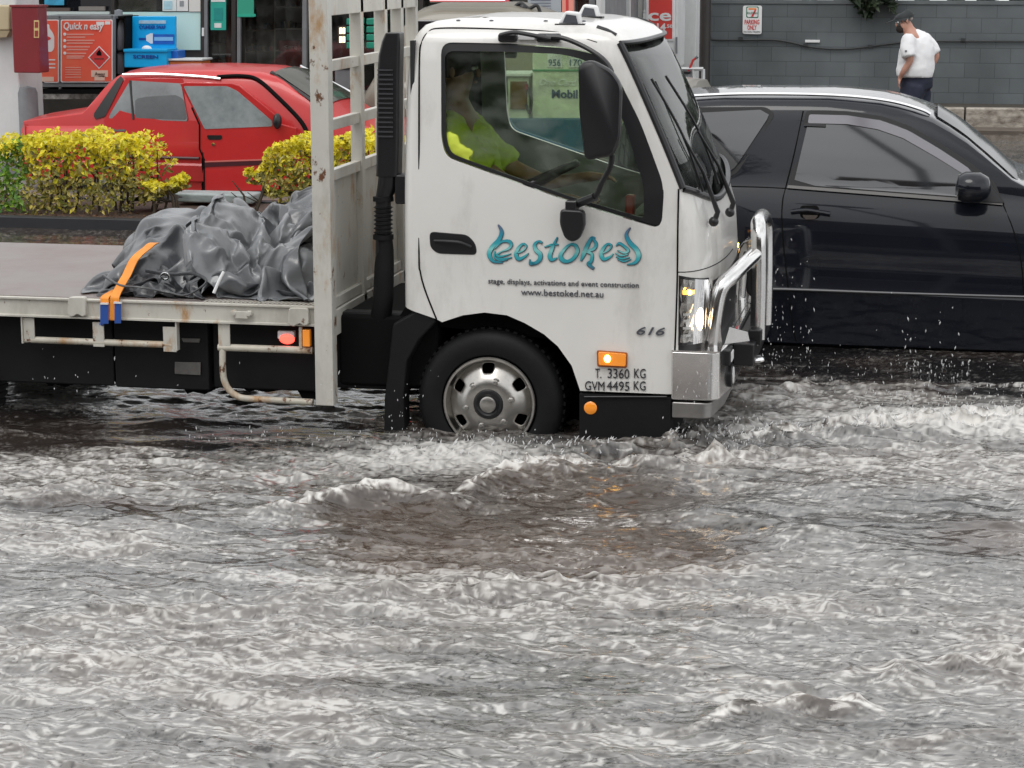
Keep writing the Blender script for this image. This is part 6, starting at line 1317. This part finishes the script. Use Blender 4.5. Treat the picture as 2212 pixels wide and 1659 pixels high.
# dark wagon parked behind the cab: roof shows over it
YK=21.2
pk=thing('parked_wagon','olive grey wagon whose roof and bar show over the cab of the truck','car',(-5,22,.2))
kx0=at(862,30,YK).x; kx1=at(1165,30,YK).x; kz=at(1000,12,YK+.3).z
kt=interp([(kx0-.5,.9),(kx0-.3,1.2),(kx0+.05,kz-.07),(kx0+.3,kz),(kx1-.35,kz-.0),(kx1-.05,kz-.08),(kx1+.6,1.25),(kx1+1.5,1.15),(kx1+1.7,.8)]); kb=interp([(kx0-1,1.2),(kx1+2,1.12)])
carshell('body',M('olive_grey_paint',(.20,.18,.14),.35,coat=.4),pk,[kx0-.5,kx0-.45]+list(np.linspace(kx0-.4,kx1+1.5,40))+[kx1+1.6,kx1+1.7],kt,kb,.45,YK,1.75,rsec,gh_top=.5)
b=MB(); b.tube([(kx0+.25,YK+.30,kz+.05),(kx1-.4,YK+.30,kz+.05)],.018,8); b.build('roof_rail',m_chrome,pk)
MB().box(kx0+.1,kx1-.25,YK+.13,YK+.16,1.3,kz-.14).build('side_window',m_dglass,pk,bevel=.02)
for x in (kx0+.3,kx1+.8):
    for s,yy in ((1,YK+.04),(-1,YK+1.7)): wheel_simple(x,yy,.53,.34,s,pk)
b=MB(); p=at(1130,18,YK+.5); b.tube(smoothline([p+Vector((-.12,0,-.02)),p+Vector((-.03,0,.05)),p+Vector((.06,0,.0)),p+Vector((.14,0,.03)),p+Vector((.18,0,-.05))],5),.018,8); b.ball(p,.05); b.build('roof_bar_clamp',m_black,pk)
b=MB(); 
# ================================================================ across the road, behind the viewer (seen mirrored in paint and glass)
bs=thing('opposite_shops','row of low dark brick shops with an awning on the near side of the road','building',(-4,-11,0))
m_ob=M('dark_brick',(.10,.075,.06),.8,var=.4,vscale=2)
MB().box(-26,18,-14,-11,0,7.6).build('wall',m_ob,bs); MB().box(-26,18,-11,-8.8,2.7,2.95).build('awning',m_grey,bs)
for x in range(-24,17,4): MB().box(x,x+3,-11.05,-11,.5,2.3).build('window',m_dglass,bs)
tag(MB().box(-40,30,-11,-3.2,.0,.2).build('near_footpath',m_conc,None),'concrete footpath on the near side of the road','footpath',kind='structure')
for x in range(-24,17,4): MB().box(x+.6,x+2.2,-11.04,-11,4.2,5.8).build('window',m_dglass,bs)
tr=thing('street_tree','leafy street tree standing on the near footpath','tree',(-4.4,-4.2,.2)); MB().tube([(-4.4,-4.2,.2),(-4.3,-4.2,2.2),(-4.5,-4.1,5.4)],[.18,.14,.07],10).build('trunk',m_twig,tr)
r=np.random.default_rng(9); P=r.normal(0,1,(5200,3)); P/=np.linalg.norm(P,axis=1)[:,None]; P*=r.uniform(.25,1,(5200,1))**.5*np.array([2.1,1.7,2.3])*(1+.18*np.sin(P[:,:1]*7+P[:,2:]*5)); P+=np.array([-4.5,-4.2,6.2]); leafmesh(P,P-np.array([-4.5,-4.2,5.6]),.19,'crown',m_dgreen,tr,seed=77)
lp=thing('street_lamp','flat-headed street lamp on the near footpath','street lamp',(.1,-1.6,.2)); MB().tube([(.35,-1.4,.2),(.15,-1.3,6.0),(-.75,-1.1,10.7)],[.10,.08,.06],12).build('pole',m_grey,lp); MB().lathe((-.75,-1.1,10.7),(0,0,1),[(.06,0),(.55,.05),(.50,.14),(.001,.18)],24).build('lamp_head',m_grey,lp)
# ================================================================ people
m_skin=M('skin',(.42,.23,.16),.5,var=.12,vscale=12); m_skin2=M('skin_ruddy',(.50,.26,.19),.5,var=.12,vscale=12)
m_tee=M('white_cotton',(.80,.80,.81),.8,var=.05,vscale=8,bump=.3,bscale=14); m_shorts=M('navy_cotton',(.018,.022,.045),.8,var=.3,vscale=8,bump=.3,bscale=14); m_cap=M('black_cap',(.014,.018,.020),.7,var=.2)
m_beard=M('dark_beard',(.02,.014,.011),.9)
YQ=26.0
def garment(name,tubes,mat,par,vox=.014,smooth=6,wr=.012,ws=.09):
    b=MB()
    for pts,rs,fl in tubes: 
        P=smoothline([Vector(p) for p in pts],5); rr=np.interp(np.linspace(0,len(rs)-1,len(P)),range(len(rs)),rs).tolist(); b.tube(P,rr,20,flat=fl)
    o=b.build(name,mat,par,smooth=True); m=o.modifiers.new('r','REMESH'); m.mode='VOXEL'; m.voxel_size=vox; m.use_smooth_shade=True
    m=o.modifiers.new('s','SMOOTH'); m.iterations=smooth; m.factor=.6
    tx=bpy.data.textures.new(name+'_folds','CLOUDS'); tx.noise_scale=ws; d=o.modifiers.new('d','DISPLACE'); d.texture=tx; d.strength=wr; d.mid_level=.5; d.texture_coords='GLOBAL'
    apply_mods(o); o.data.materials.clear(); o.data.materials.append(mat); o.data.polygons.foreach_set('use_smooth',[True]*len(o.data.polygons)); return o
def W(u,v,dy=0): p=at(u,v,YQ+dy); return p
def J(u,v,r,dy=0,r2=None): p=W(u,v,dy); return (p.x,p.y,p.z,r,r2 or r)
ped=thing('person','man in white t-shirt, navy shorts and black cap walking past the grey wall','person',W(1975,330))
# body: pelvis, spine, neck, head ; legs ; arms with hands (one continuous mesh)
j=[J(1978,182,.16),      #0 pelvis
   J(1978,150,.16),      #1 waist
   J(1980,110,.15),      #2 chest
   J(1972,78,.10),       #3 upper chest
   J(1963,66,.060),      #4 neck
   J(1958,56,.080),      #5 skull base
   J(1953,44,.092),      #6 skull
   J(1948,58,.045,-.02), #7 chin
   J(1962,205,.105,-.08),#8 hip near
   J(1966,255,.075,-.10),#9 knee
   J(1962,320,.042,-.10),#10 ankle
   J(1955,330,.035,-.12),#11 toe
   J(1992,205,.105,.08), #12 hip far
   J(1985,258,.075,.05), #13
   J(2002,318,.042,.05), #14
   J(1994,330,.035,.03), #15
   J(1960,86,.065,-.16), #16 near shoulder
   J(1966,122,.050,-.22),#17 near upper arm
   J(1966,132,.046,-.22),#18 elbow
   J(1951,155,.036,-.22),#19 forearm
   J(1944,168,.026,-.18),#20 wrist
   J(1943,175,.028,-.17),#21 palm
   J(1998,88,.065,.12),  #22 far shoulder
   J(2018,110,.050,.12), #23
   J(2024,122,.044,.12), #24 elbow
   J(2012,142,.034,.10), #25
   J(2004,152,.026,.08), #26 wrist
   J(2002,158,.028,.06)] #27 palm
bn=[(0,1),(1,2),(2,3),(3,4),(4,5),(5,6),(5,7),(0,8),(8,9),(9,10),(10,11),(0,12),(12,13),(13,14),(14,15),(3,16),(16,17),(17,18),(18,19),(19,20),(20,21),(3,22),(22,23),(23,24),(24,25),(25,26),(26,27)]
def fingers(j,bn,palm,dirs,side,L0=.034,r=.0085):
    """five short chains leaving the palm, unequal and bent"""
    p=Vector(j[palm][:3]); d=Vector(dirs).normalized(); s=Vector(side).normalized(); c=d.cross(s).normalized()
    for k,(off,l) in enumerate(((-.030,.8),(-.011,1.0),(.009,1.05),(.028,.9))):
        a=p+s*off+d*.030; q=a+d*L0*l+c*.004; t=q+(d*.75+c*.55).normalized()*L0*.8*l; i=len(j)
        j+= [(*a,r*1.1,r*1.1),(*q,r,r),(*t,r*.8,r*.8)]; bn+=[(palm,i),(i,i+1),(i+1,i+2)]
    a=p-s*.034+d*.002; t=a+(d*.6-s*.75).normalized()*L0*.9; i=len(j); q=t+(d*.9+c*.4).normalized()*L0*.7
    j+=[(*a,r*1.25,r*1.25),(*t,r*1.1,r*1.1),(*q,r*.85,r*.85)]; bn+=[(palm,i),(i,i+1),(i+1,i+2)]
fingers(j,bn,21,(-.1,0,-1),(0,1,0)); fingers(j,bn,27,(-.2,0,-1),(0,1,0))
skin('body',j,bn,m_skin2,ped,sub=2)
def face(par,c,fwd,up,sc,mat):
    f=Vector(fwd).normalized(); u=Vector(up).normalized(); r=f.cross(u); c=Vector(c)
    MB().ball(c+f*.098*sc-u*.012,.016*sc,8,6,(.9,.9,1.3)).build('nose',mat,par)
    for s in (-1,1): MB().ball(c+f*.082*sc+r*.033*s*sc+u*.012,.010*sc,8,6).build('eye',m_whitep,par); MB().ball(c+r*.090*sc*s-u*.005-f*.01,.022*sc,8,6,(.6,.4,1.2)).build('ear',mat,par)
    b=MB(); b.tube([c+f*.085*sc-u*.055*sc+r*t for t in (-.025,0,.025)],.006*sc,6); b.build('mouth',M('lips',(.30,.11,.09),.5),par)
hc=W(1952,46); fw=(-.85,-.35,-.30); face(ped,hc,fw,(-.25,0,.97),1.0,m_skin2)
o=MB().ball(W(1945,63,-.03),.052,12,8,(1.0,.9,.9)).build('beard',m_beard,ped); 
# cap
cp=MB(); c=hc+Vector((.005,0,.035)); vs=[];n=20
for i in range(7):
    th=math.pi/2*i/6
    for k in range(n):
        a=2*math.pi*k/n; vs.append(c+Vector((.118*math.cos(th)*math.cos(a),.105*math.cos(th)*math.sin(a),.085*math.sin(th)+.022*math.cos(a)*1.0)))
fs=[(i*n+k,i*n+(k+1)%n,(i+1)*n+(k+1)%n,(i+1)*n+k) for i in range(6) for k in range(n)]
cp.add(vs,fs); co_=cp.build('cap',m_cap,ped)
pk_=c+Vector((-.10,-.02,-.02)); MB().prism([pk_+Vector((0,-.085,0)),pk_+Vector((-.09,-.06,-.035)),pk_+Vector((-.115,0,-.045)),pk_+Vector((-.09,.06,-.035)),pk_+Vector((0,.085,0))],(0,0,.008)).build('cap_peak',m_cap,co_)
MB().ball(hc+Vector((.085,-.05,.035)),.03,10,6,(.7,.5,.8)).build('cap_opening',M('grey_hair',(.35,.32,.30),.8),co_)
# shirt: torso + sleeves
def T_(l,fl=.78): return ([tuple(W(u,v,dy)) for u,v,r,dy in l],[r for u,v,r,dy in l],fl)
garment('t_shirt',[T_([(1976,166,.215,-.03),(1977,150,.222,-.03),(1979,130,.215,-.02),(1980,110,.205,-.01),(1978,94,.19,0),(1972,80,.14,0),(1966,70,.08,0)],.85),
  T_([(1966,84,.095,-.12),(1961,98,.092,-.19),(1962,112,.088,-.22),(1964,124,.086,-.24)],1),T_([(1992,84,.095,.08),(2004,94,.09,.11),(2014,106,.084,.12),(2021,117,.080,.12)],1)],m_tee,ped,vox=.018,smooth=4,wr=.035,ws=.16)
q=W(1957,110,-.31); MB().box(q.x-.012,q.x+.012,q.y-.01,q.y+.03,q.z-.006,q.z+.006).build('sleeve_mark',m_shorts,ped)
garment('shorts',[T_([(1978,158,.190,-.02),(1979,175,.195,-.01),(1980,192,.185,0)],.85),T_([(1974,188,.150,-.06),(1967,215,.135,-.09),(1964,238,.125,-.10),(1963,254,.122,-.10)],1),T_([(1984,188,.150,.06),(1987,215,.132,.08),(1986,238,.120,.07),(1985,254,.115,.06)],1)],m_shorts,ped,vox=.018,smooth=3,wr=.03,ws=.14)
for (u,v,dy) in ((1957,331,-.12),(1996,330,.03)): 
    q=W(u,v,dy); MB().ball((q.x,q.y,q.z+.0),.075,12,8,(1.6,.65,.6)).build('shoe',m_black,ped)
# ---------------------------------------------------------------- driver
m_hv=M('lime_work_shirt',(.60,.70,.06),.7,var=.18,vscale=6,bump=.5,bscale=12); m_pants=M('dark_work_trousers',(.10,.095,.085),.8,var=.3)
DX,DZ=-.10,.10
dr=thing('person','driver in a lime work shirt at the steering wheel of the white truck','person',(-2.0,10.2,1.0))
SX=-2.19; SY=10.22
j=[(-2.05,SY,1.08,.14,.14),(-2.10,SY,1.25,.15,.15),(-2.16,SY,1.45,.15,.15),(-2.18,SY,1.58,.08,.08),(-2.17,SY,1.66,.058,.058),(-2.16,SY,1.74,.082,.082),(-2.15,SY,1.83,.092,.092),(-2.10,SY,1.72,.045,.045),
   (-2.17,SY-.19,1.53,.062,.062),(-2.02,SY-.22,1.38,.050,.050),(-1.93,SY-.22,1.32,.044,.044),(-1.78,SY-.17,1.30,.036,.036),(-1.67,SY-.13,1.285,.027,.027),(-1.62,SY-.12,1.275,.030,.022),
   (-2.17,SY+.19,1.53,.062,.062),(-2.0,SY+.22,1.36,.050,.050),(-1.90,SY+.22,1.30,.044,.044),(-1.74,SY+.17,1.32,.036,.036),(-1.62,SY+.13,1.36,.027,.027),(-1.57,SY+.12,1.37,.030,.022),
   (-1.95,SY-.11,1.05,.095,.095),(-1.60,SY-.12,1.08,.075,.075),(-1.50,SY-.12,.84,.05,.05),(-1.95,SY+.11,1.05,.095,.095),(-1.60,SY+.12,1.08,.075,.075),(-1.50,SY+.12,.84,.05,.05)]
bn=[(0,1),(1,2),(2,3),(3,4),(4,5),(5,6),(5,7),(3,8),(8,9),(9,10),(10,11),(11,12),(12,13),(3,14),(14,15),(15,16),(16,17),(17,18),(18,19),(0,20),(20,21),(21,22),(0,23),(23,24),(24,25)]
fingers(j,bn,13,(1,.0,-.25),(0,1,.25),.030,.0085); fingers(j,bn,19,(1,0,-.2),(0,-1,.2),.030,.0085)
j=[(a+DX*(1 if k<13 or 14<=k<18 or k in(20,23) else (0 if k>25 else .3)),b_,c+DZ*(1 if k not in (11,12,13,17,18,19,21,22,24,25) and k<26 else 0.25),d,e_) for k,(a,b_,c,d,e_) in enumerate(j)]
skin('body',j,bn,m_skin,dr,sub=2)
face(dr,(-2.25,SY,1.90),(1,0,0),(0,0,1),1,m_skin)
MB().ball((-2.27,SY,1.94),.105,14,8,(1,.95,.9)).build('hair',m_beard,dr)
def V_(l,fl): return ([(a+DX,b_,c+DZ) for a,b_,c,r in l],[r for a,b_,c,r in l],fl)
garment('work_shirt',[V_([(-2.03,SY,1.02,.165),(-2.08,SY,1.18,.175),(-2.13,SY,1.36,.18),(-2.17,SY,1.50,.16),(-2.18,SY,1.58,.09)],1),
  V_([(-2.17,SY-.13,1.52,.095),(-2.15,SY-.20,1.50,.098),(-2.06,SY-.225,1.41,.088),(-1.96,SY-.225,1.335,.080)],1),V_([(-2.17,SY+.13,1.52,.095),(-2.14,SY+.20,1.49,.098),(-2.05,SY+.225,1.40,.088),(-1.94,SY+.225,1.32,.080)],1)],m_hv,dr,vox=.012,smooth=3,wr=.035,ws=.07)
j=[(-2.03,SY,1.06,.15,.15),(-1.95,SY-.11,1.05,.108,.108),(-1.60,SY-.12,1.08,.09,.09),(-1.50,SY-.12,.86,.065,.065),(-1.95,SY+.11,1.05,.108,.108),(-1.60,SY+.12,1.08,.09,.09),(-1.50,SY+.12,.86,.065,.065)]
skin('trousers',j,[(0,1),(1,2),(2,3),(0,4),(4,5),(5,6)],m_pants,dr,sub=2)
